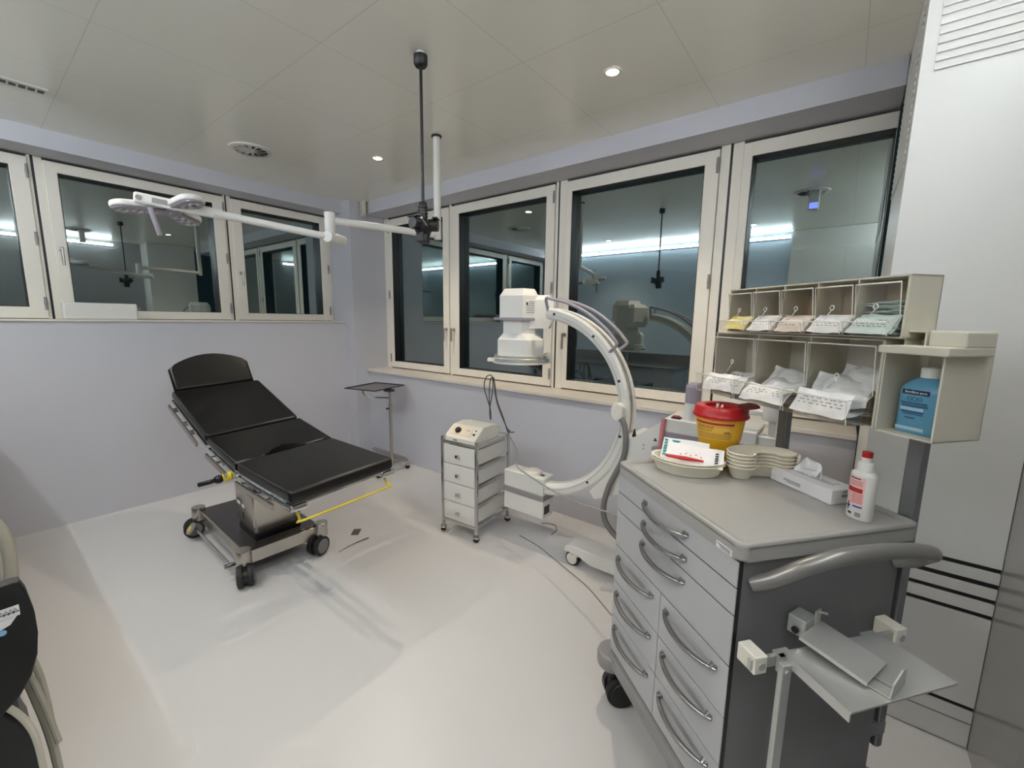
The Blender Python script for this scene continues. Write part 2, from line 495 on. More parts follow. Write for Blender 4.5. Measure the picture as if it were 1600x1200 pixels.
def downlight(x, y, label, k=1.0):
    t = tag(empty('ceiling_downlight', (x, y, ZC)), label, 'ceiling light', 'recessed ceiling spots')
    m = MB(); m.lathe([(0.030, -0.001), (0.042, -0.001), (0.042, -0.005), (0.030, -0.004)], seg=28); m.build('trim_ring', WPLAST, t)
    MB().lathe([(0.0, -0.003), (0.030, -0.0025)], seg=24).build('lens', DLM, t)
    L = bpy.data.lights.new('downlight_lamp', 'SPOT')
    L.energy = SPOT_W*k; L.color = (1.0, 0.86, 0.68); L.spot_size = math.radians(115); L.spot_blend = 0.8; L.shadow_soft_size = 0.02
    lo = bpy.data.objects.new('downlight_lamp', L); COL.objects.link(lo); lo.parent = t; lo.location = (0, 0, -0.02)
downlight(-2.919, 2.077, 'small lit ceiling spot near the corner, left of the white lamp pole')
downlight(-1.016, 2.074, 'small lit ceiling spot right of the black hanging socket, nearest the camera')
downlight(-2.93, 0.0, 'small lit ceiling spot seen only as a reflection in the windows, far row', 1.0)
downlight(-1.02, 0.0, 'small lit ceiling spot above and behind the camera', 0.75)

# ================================================================== OPERATING TABLE
def twin_castor(parent, x, y, ang, r=0.06, top=0.118, hubm=None, name='castor', wheel_w=0.03, gap=0.022, TR=0.032):
    """swivel castor with two wheels; parent coords, ang = rolling direction"""
    c = empty(name, (x, y, 0), ang); c.parent = parent
    for s in (-1, 1):
        m = MB()
        y0 = s*gap/2; y1 = s*(gap/2+wheel_w)
        m.mi = 0
        m.cyl((-TR, y0, r), (-TR, y1, r), r, seg=28, bev=0.006)
        m.mi = 1
        m.cyl((-TR, y1-s*0.001, r), (-TR, y1+s*0.004, r), r*0.76, r*0.70, seg=24)
        m.build('wheel', [TYRE, hubm or HUB], c)
    m = MB()
    m.cyl((-TR, -gap/2-0.002, r), (-TR, gap/2+0.002, r), r*0.75, seg=20)
    m.cyl((0, 0, r), (0, 0, top), 0.024, seg=16)
    m.prism([(0.03, r*0.9), (0.035, r*1.6), (0.0, top), (-0.055, r*1.75), (-0.065, r*1.2)], -gap/2+0.002, gap/2-0.002, M=frame_m((0, 0, 0), (1, 0, 0), (0, 0, 1)))
    m.build('fork', BPLAST, c)
    return c

ot = tag(empty('operating_table', (-2.96, 1.10, 0), math.radians(-2.0)),
         'mobile operating table with black padded sections on a steel column and wheeled base', 'operating table')
# base, local frame about the base centre (castor posts at +-0.42, +-0.222)
BX, BY = 0.42, 0.222
BM = Matrix.Translation((0.0, -0.02, 0))
m = MB(); m.box(-BX, BX, -BY, BY, 0.10, 0.178, 0.004)
m.build('base_frame', STEEL, ot, loc=(0, -0.02, 0))
MB().box(-BX+0.012, BX-0.012, -BY+0.012, BY-0.012, 0.176, 0.186, 0.003).build('base_plate', DSTEEL, ot, loc=(0, -0.02, 0))
m = MB(); m.box(-BX+0.05, BX-0.05, -BY+0.02, BY-0.02, 0.072, 0.102, 0.004); m.build('base_underside', BPLAST, ot, loc=(0, -0.02, 0))
for sx, sy, a in ((1, -1, 163), (1, 1, 112), (-1, -1, 78), (-1, 1, 140)):
    m = MB(); m.cyl((sx*BX, sy*BY, 0.112), (sx*BX, sy*BY, 0.202), 0.040, seg=28, bev=0.004)
    m.build('castor_housing', STEEL, ot, loc=(0, -0.02, 0))
    twin_castor(ot, sx*BX, sy*BY-0.02, math.radians(a))
# brake bar and pedal along the near side
m = MB(); m.cyl((-0.34, -BY-0.045, 0.088), (0.34, -BY-0.045, 0.088), 0.008, seg=12)
m.cyl((0.33, -BY-0.075, 0.09), (0.33, -BY+0.03, 0.09), 0.013, seg=12)
m.build('brake_bar', CHROME, ot, loc=(0, -0.02, 0))
m = MB(); m.mi = 0; m.cyl((-0.345, -BY-0.062, 0.088), (-0.345, -BY-0.072, 0.095), 0.040, seg=24, bev=0.003)
m.mi = 1; m.prism([(-0.018, -0.018), (0.018, -0.018), (0.018, 0.006), (0, 0.020), (-0.018, 0.006)], 0.0, 0.002, M=Matrix.Translation((-0.345, -BY-0.0725, 0.095)) @ frame_m((0, 0, 0), (1, 0, 0), (0, 0.57, 0.82)))
m.build('brake_pedal', [GREYP, YELLOW], ot, loc=(0, -0.02, 0))
# column
m = MB()
def rr3(x0, x1, y0, y1, z, r): return [(x, y, z) for x, y in rrect(x0, x1, y0, y1, r)]
m.loft([rr3(0.03, 0.30, -0.13, 0.12, 0.20, 0.02), rr3(0.012, 0.312, -0.142, 0.135, 0.25, 0.02), rr3(0.012, 0.312, -0.142, 0.135, 0.44, 0.02)])
col = m.build('column', STEEL, ot)
MB().loft([rr3(0.02, 0.312, -0.137, 0.13, 0.184, 0.02), rr3(0.02, 0.312, -0.137, 0.13, 0.204, 0.02)]).build('column_gasket', BPLAST, ot)
m = MB(); m.loft([rr3(0.03, 0.29, -0.12, 0.11, 0.44, 0.02), rr3(0.03, 0.29, -0.12, 0.11, 0.66, 0.02)]); m.build('column_top', DSTEEL, ot)
m = MB(); m.box(0.05, 0.12, -0.1445, -0.141, 0.335, 0.372, 0.001); npl = m.build('name_plate', BPLAST, col)
m = MB(); m.box(0.056, 0.114, -0.1465, -0.144, 0.343, 0.364); m.box(0.128, 0.165, -0.1440, -0.1415, 0.333, 0.352); m.build('name_plate_text', WLAB, col)
m = MB(); m.box(0.13, 0.147, -0.1445, -0.141, 0.265, 0.300, 0.001); m.build('key_switch', BPLAST, col)

# table top: profile in its own tilted frame
TT = empty('table_top_frame')
top_m = Matrix.Translation((0.0, 0.029, 0.0)) @ Matrix.Rotation(math.radians(1.07), 4, 'Z') @ Matrix.Rotation(math.radians(2.88), 4, 'X')
bpy.data.objects.remove(TT)
W2 = 0.27
def pad(name, p0, p1, th, w2=W2, mm=LEATHER, poly=None, bev=0.016):
    """upholstered slab whose top runs from profile point p0 to p1 (s,h)"""
    p0 = Vector((p0[0], p0[1])); p1 = Vector((p1[0], p1[1])); L = (p1-p0).length
    d = (p1-p0)/L
    M = top_m @ frame_m((p0.x, 0, p0.y), (d.x, 0, d.y), (0, 1, 0))
    mb = MB()
    poly = poly(L) if poly else rrect(0, L, -w2, w2, 0.022, 4)
    mb.prism(poly, -th, 0.0, bev=bev)
    mb.xf(M)
    o = mb.build(name, mm, ot, sharp=75, wn=True)
    return o, M, L
def bar(mb, M, x0, x1, y0, y1, z0, z1, bev=0.002):
    mb.box(x0, x1, y0, y1, z0, z1, bev, M=M)
def seat_poly(L):
    p = [(0, -W2), (L, -W2)]
    for k in range(0, 13):
        t = PI*k/12
        p.append((L-0.075*math.sin(t), -0.115*math.cos(t)))
    p += [(L, W2), (0, W2)]
    return p
sections = [('leg_section', (0.505, 0.752), (1.126, 0.757), 0.062, None),
            ('seat_section', (0.088, 0.815), (0.494, 0.752), 0.058, seat_poly),
            ('back_section', (-0.538, 1.016), (0.062, 0.818), 0.055, None)]
for nm, a, c, th, poly in sections:
    o, M, L = pad(nm, a, c, th, poly=poly)
    s = MB(); bar(s, M, 0.01, L-0.01, -W2+0.012, W2-0.012, -th-0.014, -th-0.001)
    s.build('support_plate', CHROME, o)
    for sy in (-1, 1):
        r = MB()
        y = sy*(W2+0.028)
        bar(r, M, 0.05, L-0.12 if nm == 'leg_section' else L-0.06, y-0.006, y+0.006, -th-0.048, -th-0.018)
        rail = r.build('side_rail', STEEL, o)
        r = MB()
        for t in (0.12, L*0.5, L-0.2):
            bar(r, M, t-0.010, t+0.010, min(sy*(W2-0.03), y), max(sy*(W2-0.03), y), -th-0.040, -th-0.016)
        r.build('rail_bracket', CHROME, o)
    for sy in (-1, 1):
        r = MB()
        yy = sy*(W2-0.006)
        bar(r, M, 0.0, L, yy-0.008, yy+0.008, -th-0.028, -th-0.012)
        if nm == 'leg_section':
            bar(r, M, L-0.075, L+0.004, sy*(W2-0.035)-0.04, sy*(W2-0.035)+0.04, -th-0.036, -th-0.004, 0.012)
        r.build('side_frame', CHROME, o)
# head section: steep, with an arched top edge
def head_poly(L):
    p = [(L, -0.245)]
    p += [(L, 0.245)]
    for k in range(0, 15):
        t = k/14
        y = 0.245-0.49*t
        p.append((0.075-0.085*math.sin(PI*t)**0.8, y))
    return p
hd, M, L = pad('head_section', (-0.655, 1.222), (-0.545, 1.012), 0.05, poly=head_poly, bev=0.02)
s = MB(); bar(s, M, 0.10, L-0.02, -0.10, 0.10, -0.066, -0.05); s.build('support_plate', CHROME, hd)
# yellow bar under the foot end
m = MB()
m.tube([top_m @ Vector((1.085, -0.235, 0.665)), top_m @ Vector((1.105, -0.232, 0.612)), top_m @ Vector((1.125, -0.215, 0.607)), top_m @ Vector((1.13, 0.21, 0.607)), top_m @ Vector((1.118, 0.228, 0.614)), top_m @ Vector((1.06, 0.232, 0.665))], 0.0058, smooth=2)
m.build('release_bar', YELLOW, ot)
# side joint plate with lever
m = MB(); m.box(0.43, 0.462, -0.262, -0.244, 0.60, 0.735, 0.003); m.xf(top_m); m.build('joint_plate', CHROME, ot)
m = MB(); m.mi = 0
m.cyl((0.40, -0.262, 0.655), (0.385, -0.30, 0.65), 0.024, 0.028, seg=10, bev=0.003)
m.mi = 1
m.tube([(0.382, -0.303, 0.648), (0.365, -0.325, 0.640), (0.345, -0.345, 0.632)], [0.012, 0.018, 0.023, 0.024, 0.022, 0.019, 0.013, 0.012, 0.012], seg=10)
m.cyl((0.345, -0.345, 0.632), (0.300, -0.395, 0.618), 0.013, seg=10, bev=0.002)
m.xf(top_m)
m.build('release_lever', [YELLOW, BPLAST], ot)

# ================================================================== INSTRUMENT STAND (corner)
st = tag(empty('instrument_stand', (-3.38, 2.46, 0)), 'steel instrument tray stand on small castors in the corner behind the operating table', 'instrument stand')
m = MB()
R14 = Matrix.Translation((-0.20, -0.02, 0.83)) @ Matrix.Rotation(math.radians(14), 4, 'Z')
m.prism(rrect(-0.185, 0.185, -0.215, 0.215, 0.012, 3), 0, 0.004, M=R14)
m.build('tray', mat('steel_tray', (0.55, 0.54, 0.55), 0.25, 0.85), st)
m = MB()
P = [R14 @ Vector(p) for p in [(-0.185, -0.215, 0.006), (0.185, -0.215, 0.006), (0.185, 0.215, 0.006), (-0.185, 0.215, 0.006)]]
m.tube(P, 0.005, seg=6, closed=True, smooth=0); m.build('tray_rim', DSTEEL, st)
m = MB(); m.cyl((0, 0, 0.08), (0, 0, 0.66), 0.016, seg=16); m.cyl((0, 0, 0.60), (0, 0, 0.815), 0.012, seg=16); m.cyl((0, 0, 0.655), (0, 0, 0.685), 0.019, seg=16)
m.build('post', STEEL, st)
m = MB(); m.tube([(0, 0, 0.745), (-0.13, -0.09, 0.748), (-0.19, -0.13, 0.755), (-0.215, -0.145, 0.785), (-0.22, -0.148, 0.828)], 0.006, seg=8); m.box(-0.05, 0.03, -0.035, 0.035, 0.806, 0.829, 0.003)
m.build('tray_arm', DSTEEL, st)
m = MB(); m.cyl((0.0, -0.02, 0.645), (0.0, -0.045, 0.645), 0.008, seg=10); m.build('clamp_knob', BPLAST, st)
m = MB(); m.box(-0.02, 0.02, -0.20, 0.185, 0.075, 0.10, 0.006); m.box(-0.55, -0.02, 0.150, 0.19, 0.078, 0.108, 0.008); m.box(-0.55, -0.02, -0.205, -0.170, 0.078, 0.108, 0.008)
m.build('base_frame', STEEL, st)
for x, y in ((0.03, 0.165), (0.03, -0.175), (-0.50, 0.168), (-0.50, -0.188)):
    c = empty('castor', (x, y, 0)); c.parent = st
    m = MB(); m.cyl((-0.012, 0, 0.022), (0.012, 0, 0.022), 0.022, seg=18, bev=0.003); m.build('wheel', BPLAST, c)
    m = MB(); m.cyl((0, 0, 0.038), (0, 0, 0.08), 0.010, seg=12); m.box(-0.016, 0.016, -0.014, 0.014, 0.036, 0.05, 0.004); m.build('fork', CHROME, c)

# ================================================================== SMALL DRAWER CART
CA = math.radians(4.8)
cart = tag(empty('drawer_cart', (-2.0, 2.18, 0), CA), 'narrow chrome-framed cart with four white drawers standing left of the x-ray arm', 'drawer cart')
hw, hd_ = 0.148, 0.190
m = MB()
for sx in (-1, 1):
    for sy in (-1, 1):
        m.box(sx*hw-0.010, sx*hw+0.010, sy*hd_-0.010, sy*hd_+0.010, 0.05, 0.70, 0.003)
for z in (0.668, 0.095):
    for sy in (-1, 1): m.box(-hw, hw, sy*hd_-0.007, sy*hd_+0.007, z-0.010, z+0.010, 0.002)
for z in (0.66, 0.512, 0.378, 0.242, 0.10):
    for sx in (-1, 1): m.box(sx*hw-0.006, sx*hw+0.006, -hd_, hd_, z-0.008, z+0.008, 0.002)
m.build('frame', CHROME, cart)
MB().box(-hw+0.008, hw-0.008, -hd_+0.004, hd_-0.004, 0.664, 0.672, 0.001).build('top_shelf', WPLAST, cart)
for i in range(4):
    z1 = 0.648-i*0.137; z0 = z1-0.131
    m = MB()
    m.box(-hw+0.012, hw-0.012, -hd_-0.006, -hd_+0.006, z0, z1, 0.003)
    m.box(-hw+0.014, hw-0.014, -hd_+0.006, hd_-0.012, z0+0.012, z1-0.012, 0.004)
    d = m.build('drawer', WPLAST, cart)
    m = MB(); m.mi = 0; m.cyl((0, -hd_-0.006, (z0+z1)/2), (0, -hd_-0.022, (z0+z1)/2), 0.006, seg=10); m.box(-0.011, 0.011, -hd_-0.036, -hd_-0.020, (z0+z1)/2-0.011, (z0+z1)/2+0.011, 0.002)
    m.build('knob', CHROME, d)
for sx in (-1, 1):
    for sy in (-1, 1):
        c = empty('castor', (sx*hw, sy*hd_, 0), 0.7*sx+0.5*sy); c.parent = cart
        m = MB()
        for k in (-1, 1): m.cyl((0, k*0.003, 0.021), (0, k*0.014, 0.021), 0.021, seg=18, bev=0.003)
        m.build('wheel', BPLAST, c)
        m = MB(); m.cyl((0, 0, 0.03), (0, 0, 0.056), 0.008, seg=10); m.lathe([(0.0235, -0.0), (0.0235, 0.012), (0.02, 0.017), (0.0, 0.018)], c=(0, 0, 0.028), seg=16); m.build('fork', CHROME, c)

# ================================================================== ELECTROSURGICAL UNIT ON THE CART
es = tag(empty('electrosurgical_unit', (-1.995, 2.155, 0.672), CA), 'cream box with a black dial on top of the narrow drawer cart', 'medical device')
prof = [(-0.165, 0.0), (-0.165, 0.030), (-0.155, 0.040), (-0.085, 0.098), (-0.07, 0.104), (0.02, 0.106), (0.10, 0.096), (0.125, 0.06), (0.125, 0.0)]
m = MB(); m.prism(prof, -0.132, 0.132, M=frame_m((0, 0, 0), (0, 1, 0), (0, 0, 1)), bev=0.014); m.build('housing', IVORY, es, sharp=50)
FM = frame_m((0, -0.12, 0.071), (1, 0, 0), (0, 0.77, 0.638))
m = MB(); m.box(-0.108, 0.07, -0.036, 0.036, -0.001, 0.0012, M=FM); m.build('control_panel', mat('beige_panel', (0.92, 0.85, 0.76), 0.5), es)
m = MB(); m.cyl(FM @ Vector((-0.045, 0, 0)), FM @ Vector((-0.045, 0, 0.018)), 0.023, 0.020, seg=24, bev=0.003); m.build('dial', BPLAST, es)
m = MB(); m.cyl(FM @ Vector((0.095, -0.012, -0.002)), FM @ Vector((0.095, -0.012, 0.002)), 0.009, seg=16); m.cyl(FM @ Vector((0.095, 0.02, -0.002)), FM @ Vector((0.095, 0.02, 0.003)), 0.005, seg=12); m.build('socket', DSTEEL, es)
MB().box(-0.055, -0.022, -0.1665, -0.1645, 0.012, 0.018).build('printed_mark', INKD, es); MB().box(0.02, 0.05, 0.01, 0.013, 0.0, 0.0015, M=FM).build('printed_mark', INKD, es)
m = MB(); m.box(-0.06, 0.10, 0.135, 0.175, 0.03, 0.075, 0.008); m.build('rear_connector', IVORY, es)
tag(MB().tube([(-1.96, 2.29, 0.782), (-1.985, 2.31, 0.86), (-2.06, 2.33, 1.0), (-2.04, 2.33, 1.085), (-1.985, 2.33, 1.095), (-1.97, 2.32, 1.0), (-1.98, 2.3, 0.86), (-1.965, 2.29, 0.785)], 0.004, seg=7).tube([(-1.975, 2.30, 0.78), (-2.0, 2.32, 0.88), (-2.015, 2.335, 1.0), (-2.0, 2.335, 1.08), (-1.965, 2.33, 1.06), (-1.93, 2.32, 0.93), (-1.875, 2.33, 0.80), (-1.84, 2.34, 0.70), (-1.84, 2.36, 0.715)], 0.004, seg=7).tube([(-1.97, 2.33, 1.09), (-1.95, 2.33, 0.95), (-1.92, 2.34, 0.85), (-1.85, 2.355, 0.712), (-1.80, 2.36, 0.705)], 0.004, seg=7).build('cable_loop', CABLE), 'looped thin dark cables standing up behind the cream box with the dial', 'cable')
tag(MB().tube([(-1.84, 2.335, 0.70), (-1.70, 2.26, 0.61), (-1.575, 2.10, 0.572), (-1.356, 2.04, 0.535), (-1.18, 1.98, 0.53), (-0.996, 1.90, 0.55), (-0.80, 1.80, 0.60), (-0.55, 1.66, 0.66)], 0.0045, seg=8).build('connection_cable', LCABLE), 'light grey cable hanging across from the drawer cart to the large trolley', 'cable')

# ================================================================== MOBILE X-RAY C-ARM
CXc, CZc, RI, RO = -1.45, 0.994, 0.513, 0.583
CY0, CY1 = 2.145, 2.255
ca = tag(empty('x_ray_c_arm', (-1.0, 2.2, 0)), 'white mobile x-ray arm shaped like a letter C standing along the long window wall', 'x-ray machine')
CO = Vector((-1.0, 2.2, 0))
def cb(): return MB()
def fin(mb, name, mm, parent=None, **k):
    mb.xf(Matrix.Translation(-CO)); return mb.build(name, mm, parent or ca, **k)
def arc(r, a0, a1, n, y): return [(CXc+r*math.cos(math.radians(a0+(a1-a0)*i/n)), y, CZc+r*math.sin(math.radians(a0+(a1-a0)*i/n))) for i in range(n+1)]
A0, A1, NA = -84, 86, 60
m = cb()
rings = []
for i in range(NA+1):
    t = math.radians(A0+(A1-A0)*i/NA); c, s = math.cos(t), math.sin(t)
    sec = [(RI, CY0+0.03), (RI+0.012, CY0+0.006), (RI+0.022, CY0), (RO-0.012, CY0), (RO, CY0+0.008), (RO, CY0+0.022), (RO-0.014, CY0+0.026), (RO-0.014, CY1-0.026), (RO, CY1-0.022), (RO, CY1-0.008), (RO-0.012, CY1), (RI+0.022, CY1), (RI+0.012, CY1-0.006), (RI, CY1-0.03)]
    rings.append([(CXc+r*c, y, CZc+r*s) for r, y in sec])
m.loft(rings)
arco = fin(m, 'c_arc', WPLAST, sharp=25)
for yy_ in (CY0+0.040, CY1-0.040):
    m = cb(); m.tube(arc(RO-0.010, -8, 82, 40, yy_), 0.006, seg=6, smooth=0); fin(m, 'guide_rail', STEEL, arco)
m = cb(); m.tube(arc(RI+0.030, A0, A1, 50, CY0-0.0005), 0.0012, seg=4, smooth=0); fin(m, 'edge_line', GREYP, arco)
for a in (80, 50, 20, -12, -50):
    m = cb(); t = math.radians(a); o = Vector((CXc+0.552*math.cos(t), CY0-0.001, CZc+0.552*math.sin(t)))
    m.box(-0.007, 0.007, -0.001, 0.002, -0.007, 0.007, M=Matrix.Translation(o) @ Matrix.Rotation(-t, 4, 'Y')); fin(m, 'angle_mark', INKD, arco)
# grab rails on the arc
for yy_, sh in ((CY0-0.012, 0.0), (CY1+0.012, 0.03)):
    m = cb(); pts = [(CXc+0.565*math.cos(math.radians(85)), yy_+(0.02 if sh == 0 else -0.02), CZc+0.565*math.sin(math.radians(85)))]
    for a in (86, 82, 72, 60, 48, 41): pts.append((CXc+0.635*math.cos(math.radians(a)), yy_, CZc+0.635*math.sin(math.radians(a))))
    pts.append((CXc+0.63*math.cos(math.radians(37.5)), yy_, CZc+0.63*math.sin(math.radians(37.5))))
    pts.append((CXc+0.565*math.cos(math.radians(37)), yy_+(0.02 if sh == 0 else -0.02), CZc+0.565*math.sin(math.radians(37))))
    m.tube(pts, 0.009, seg=10); fin(m, 'grab_rail', LILAC, ca)
# detector head
HX, HY = -1.635, 2.205
he = Vector((0.803, 0.595, 0)); hd0 = Vector((-0.595, 0.803, 0))
def hp(pts, z): return [(HX+he.x*e+hd0.x*d, HY+he.y*e+hd0.y*d, z) for e, d in pts]
lowp = [(-0.148, -0.06), (0.04, -0.158), (0.138, -0.065), (0.148, 0.07), (0.03, 0.158), (-0.10, 0.135), (-0.148, 0.05)]
upp = [(-0.138, -0.055), (0.006, -0.138), (0.096, -0.072), (0.11, 0.07), (0.02, 0.13), (-0.09, 0.12), (-0.138, 0.05)]
nkp = [(-0.115, -0.045), (0.0, -0.108), (0.085, -0.06), (0.10, 0.06), (0.02, 0.105), (-0.07, 0.10), (-0.115, 0.045)]
sc = lambda P, k: [(e*k, d*k) for e, d in P]
m = cb(); m.loft([hp(sc(lowp, 0.97), 1.272), hp(lowp, 1.285), hp(lowp, 1.378), hp(nkp, 1.418), hp(nkp, 1.50), hp(upp, 1.508), hp(upp, 1.648), hp(sc(upp, 0.78), 1.692)], smooth=False)
hd2 = fin(m, 'detector_head', WPLAST, sharp=20)
m = cb()
m.loft([hp([(0.05, -0.085), (0.165, -0.085), (0.19, 0.06), (0.05, 0.06)], 1.45), hp([(0.05, -0.088), (0.195, -0.088), (0.21, 0.07), (0.05, 0.07)], 1.50), hp([(0.05, -0.088), (0.195, -0.088), (0.21, 0.07), (0.05, 0.07)], 1.625), hp([(0.05, -0.06), (0.165, -0.06), (0.18, 0.05), (0.05, 0.05)], 1.655)], smooth=False)
fin(m, 'head_bracket', WPLAST, ca)
m = cb(); m.loft([hp(sc(upp, 1.04)[:3]+[(0.08, 0.0), (-0.12, 0.02), (-0.175, -0.03)], z) for z in (1.500, 1.515)], smooth=False); fin(m, 'head_ledge', LILAC, hd2)
m = cb(); m.lathe([(0.0, 1.238), (0.172, 1.238), (0.184, 1.242), (0.184, 1.262), (0.174, 1.268), (0.174, 1.280), (0.166, 1.284), (0.0, 1.284)], c=(HX, HY, 0), seg=40); fin(m, 'collar_ring', mat('bright_metal_ring', (0.86, 0.86, 0.84), 0.25, 0.7), hd2)
m = cb(); m.lathe([(0.0, 1.228), (0.176, 1.228), (0.188, 1.232), (0.188, 1.241), (0.0, 1.241)], c=(HX, HY, 0), seg=40)
TABM = Matrix(((he.x, hd0.x, 0, HX), (he.y, hd0.y, 0, HY), (0, 0, 1, 0), (0, 0, 0, 1)))
m.box(-0.215, -0.14, -0.05, 0.05, 1.236, 1.256, 0.004, M=TABM); m.box(0.155, 0.20, -0.03, 0.03, 1.238, 1.292, 0.004, M=TABM); fin(m, 'grid_plate', WPLAST, hd2)
q0 = Vector(hp([upp[1]], 1.58)[0]); q1 = Vector(hp([upp[2]], 1.58)[0])
xd = (q1-q0).normalized()
PM = frame_m((q0+q1)/2 + xd.cross(Vector((0, 0, 1)))*0.0008, xd, (0, 0, 1))
m = cb(); m.mi = 0; m.box(-0.036, 0.040, -0.045, 0.045, 0, 0.001, M=PM)
m.mi = 1
for k in range(7): m.box(-0.03+(0.02 if k < 2 else 0), 0.032, 0.030-k*0.011, 0.033-k*0.011, 0.001, 0.0016, M=PM)
m.box(-0.032, -0.018, 0.012, 0.028, 0.001, 0.0016, M=PM)
fin(m, 'rating_plate', [WLAB, INKD], hd2)
# tube box at the lower end
bx0, bx1, by0, by1 = -1.715, -1.398, 2.145, 2.27
m = cb(); m.box(bx0, bx1, by0, by1, 0.243, 0.512, 0.006); tb = fin(m, 'tube_housing', WPLAST)
m = cb(); m.box(bx0-0.004, bx1+0.003, by0-0.006, by1+0.004, 0.362, 0.402, 0.003); fin(m, 'band', GREYP, tb)
m = cb(); m.lathe([(0.0, 0.53), (0.05, 0.529), (0.06, 0.521), (0.062, 0.511)], c=(-1.52, 2.21, 0), seg=28); fin(m, 'beam_port_cap', IVORY, tb)
m = cb(); m.box(-1.455, -1.43, 2.19, 2.215, 0.511, 0.514); m.box(bx1+0.0005, bx1+0.002, 2.16, 2.22, 0.27, 0.325); fin(m, 'warning_mark', INKD, tb)
# carriage block, hose
m = cb(); m.prism(rrect(-0.949, -0.887, 0.975, 1.068, 0.028), -CY0-0.001, -CY0+0.045, M=frame_m((0, 0, 0), (1, 0, 0), (0, 0, 1)), bev=0.006); cblk = fin(m, 'cable_block', IVORY)
for z in (0.997, 1.047):
    m = cb(); m.cyl((-0.925, CY0-0.046, z), (-0.925, CY0-0.043, z), 0.009, seg=12); fin(m, 'screw', WLAB, cblk)
m = cb(); m.tube([(-0.905, CY0-0.03, 0.995), (-0.875, CY0-0.03, 0.955), (-0.858, CY0-0.04, 0.87), (-0.868, CY0-0.04, 0.775), (-0.905, CY0-0.05, 0.68), (-0.935, CY0-0.06, 0.60), (-0.953, CY0-0.07, 0.50), (-0.945, CY0-0.07, 0.42), (-0.91, CY0-0.06, 0.36), (-0.85, CY0-0.05, 0.31)], 0.0155, seg=10); fin(m, 'hose', HOSE)
# chassis body
poly = [(CXc+0.592*math.cos(math.radians(a)), CZc+0.592*math.sin(math.radians(a))) for a in range(-51, -8, 3)]
poly = [(-1.03, 0.495), (-1.065, 0.535)] + poly[1:] + [(-0.865, 0.892), (-0.822, 0.892), (-0.69, 0.998), (-0.665, 1.026), (-0.50, 1.024), (-0.50, 0.13), (-0.70, 0.13), (-0.76, 0.60), (-0.90, 0.565)]
m = cb(); m.prism(poly, -2.36, -2.11, M=frame_m((0, 0, 0), (1, 0, 0), (0, 0, 1)), bev=0.004); body = fin(m, 'chassis', WPLAST, sharp=25)
m = cb(); m.box(-0.50, -0.10, 2.13, 2.35, 0.13, 0.90, 0.01); m.box(-0.50, -0.26, 2.115, 2.35, 0.90, 1.02, 0.006); m.box(-0.26, -0.17, 2.13, 2.33, 0.93, 1.005, 0.006); fin(m, 'cabinet', WPLAST)
m = cb(); m.box(-0.655, -0.28, 2.100, 2.112, 0.93, 0.962, 0.002); fin(m, 'grey_stripe', LILAC, body)
m = cb(); m.tube([(-0.664, 2.103, 1.026), (-0.668, 2.1, 1.0), (-0.672, 2.1, 0.92), (-0.675, 2.1, 0.85)], 0.012, seg=6); m.xf(Matrix.Identity(4)); fin(m, 'red_strap', mat('faded_red_strap', (0.78, 0.50, 0.53), 0.5), body)
m = cb(); m.mi = 0; m.box(-0.642, -0.598, 2.13, 2.165, 1.022, 1.034, 0.003); m.mi = 1; m.box(-0.636, -0.606, 2.135, 2.160, 1.032, 1.040, 0.003); fin(m, 'power_switch', [BPLAST, REDP], body)
m = cb(); m.cyl((-0.832, 2.15, 0.890), (-0.832, 2.15, 0.935), 0.013, 0.003, seg=14); fin(m, 'black_stud', BPLAST, body)
m = cb(); m.mi = 0; m.cyl((-0.70, 2.109, 0.865), (-0.70, 2.085, 0.865), 0.018, 0.014, seg=18); fin(m, 'socket_knob', LILAC, body)
m = cb(); m.prism([(-0.715, 0.90), (-0.695, 0.90), (-0.705, 0.918)], -2.1105, -2.1085, M=frame_m((0, 0, 0), (1, 0, 0), (0, 0, 1))); m.box(-0.766, -0.762, 2.1085, 2.1105, 0.865, 0.873); m.box(-0.766, -0.762, 2.1085, 2.1105, 0.846, 0.853); fin(m, 'warning_sign', INKD, body)
# push handle with its grips
m = cb(); m.cyl((-0.552, 2.16, 1.022), (-0.552, 2.16, 1.115), 0.036, 0.035, seg=24); m.mi = 1; m.cyl((-0.552, 2.16, 1.112), (-0.552, 2.16, 1.19), 0.0355, seg=24); m.lathe([(0.0355, 1.19), (0.030, 1.204), (0.015, 1.212), (0, 1.214)], c=(-0.552, 2.16, 0), seg=24)
fin(m, 'control_column', [WPLAST, LILAC])
m = cb(); m.cyl((-0.215, 2.16, 1.075), (-0.215, 2.16, 1.175), 0.040, seg=24, bev=0.008); m.box(-0.225, -0.195, 2.14, 2.18, 1.0, 1.09, 0.005)
for z in (1.105,): m.box(-0.53, -0.22, 2.14, 2.18, z-0.012, z+0.012, 0.006)
fin(m, 'push_handle', WPLAST)
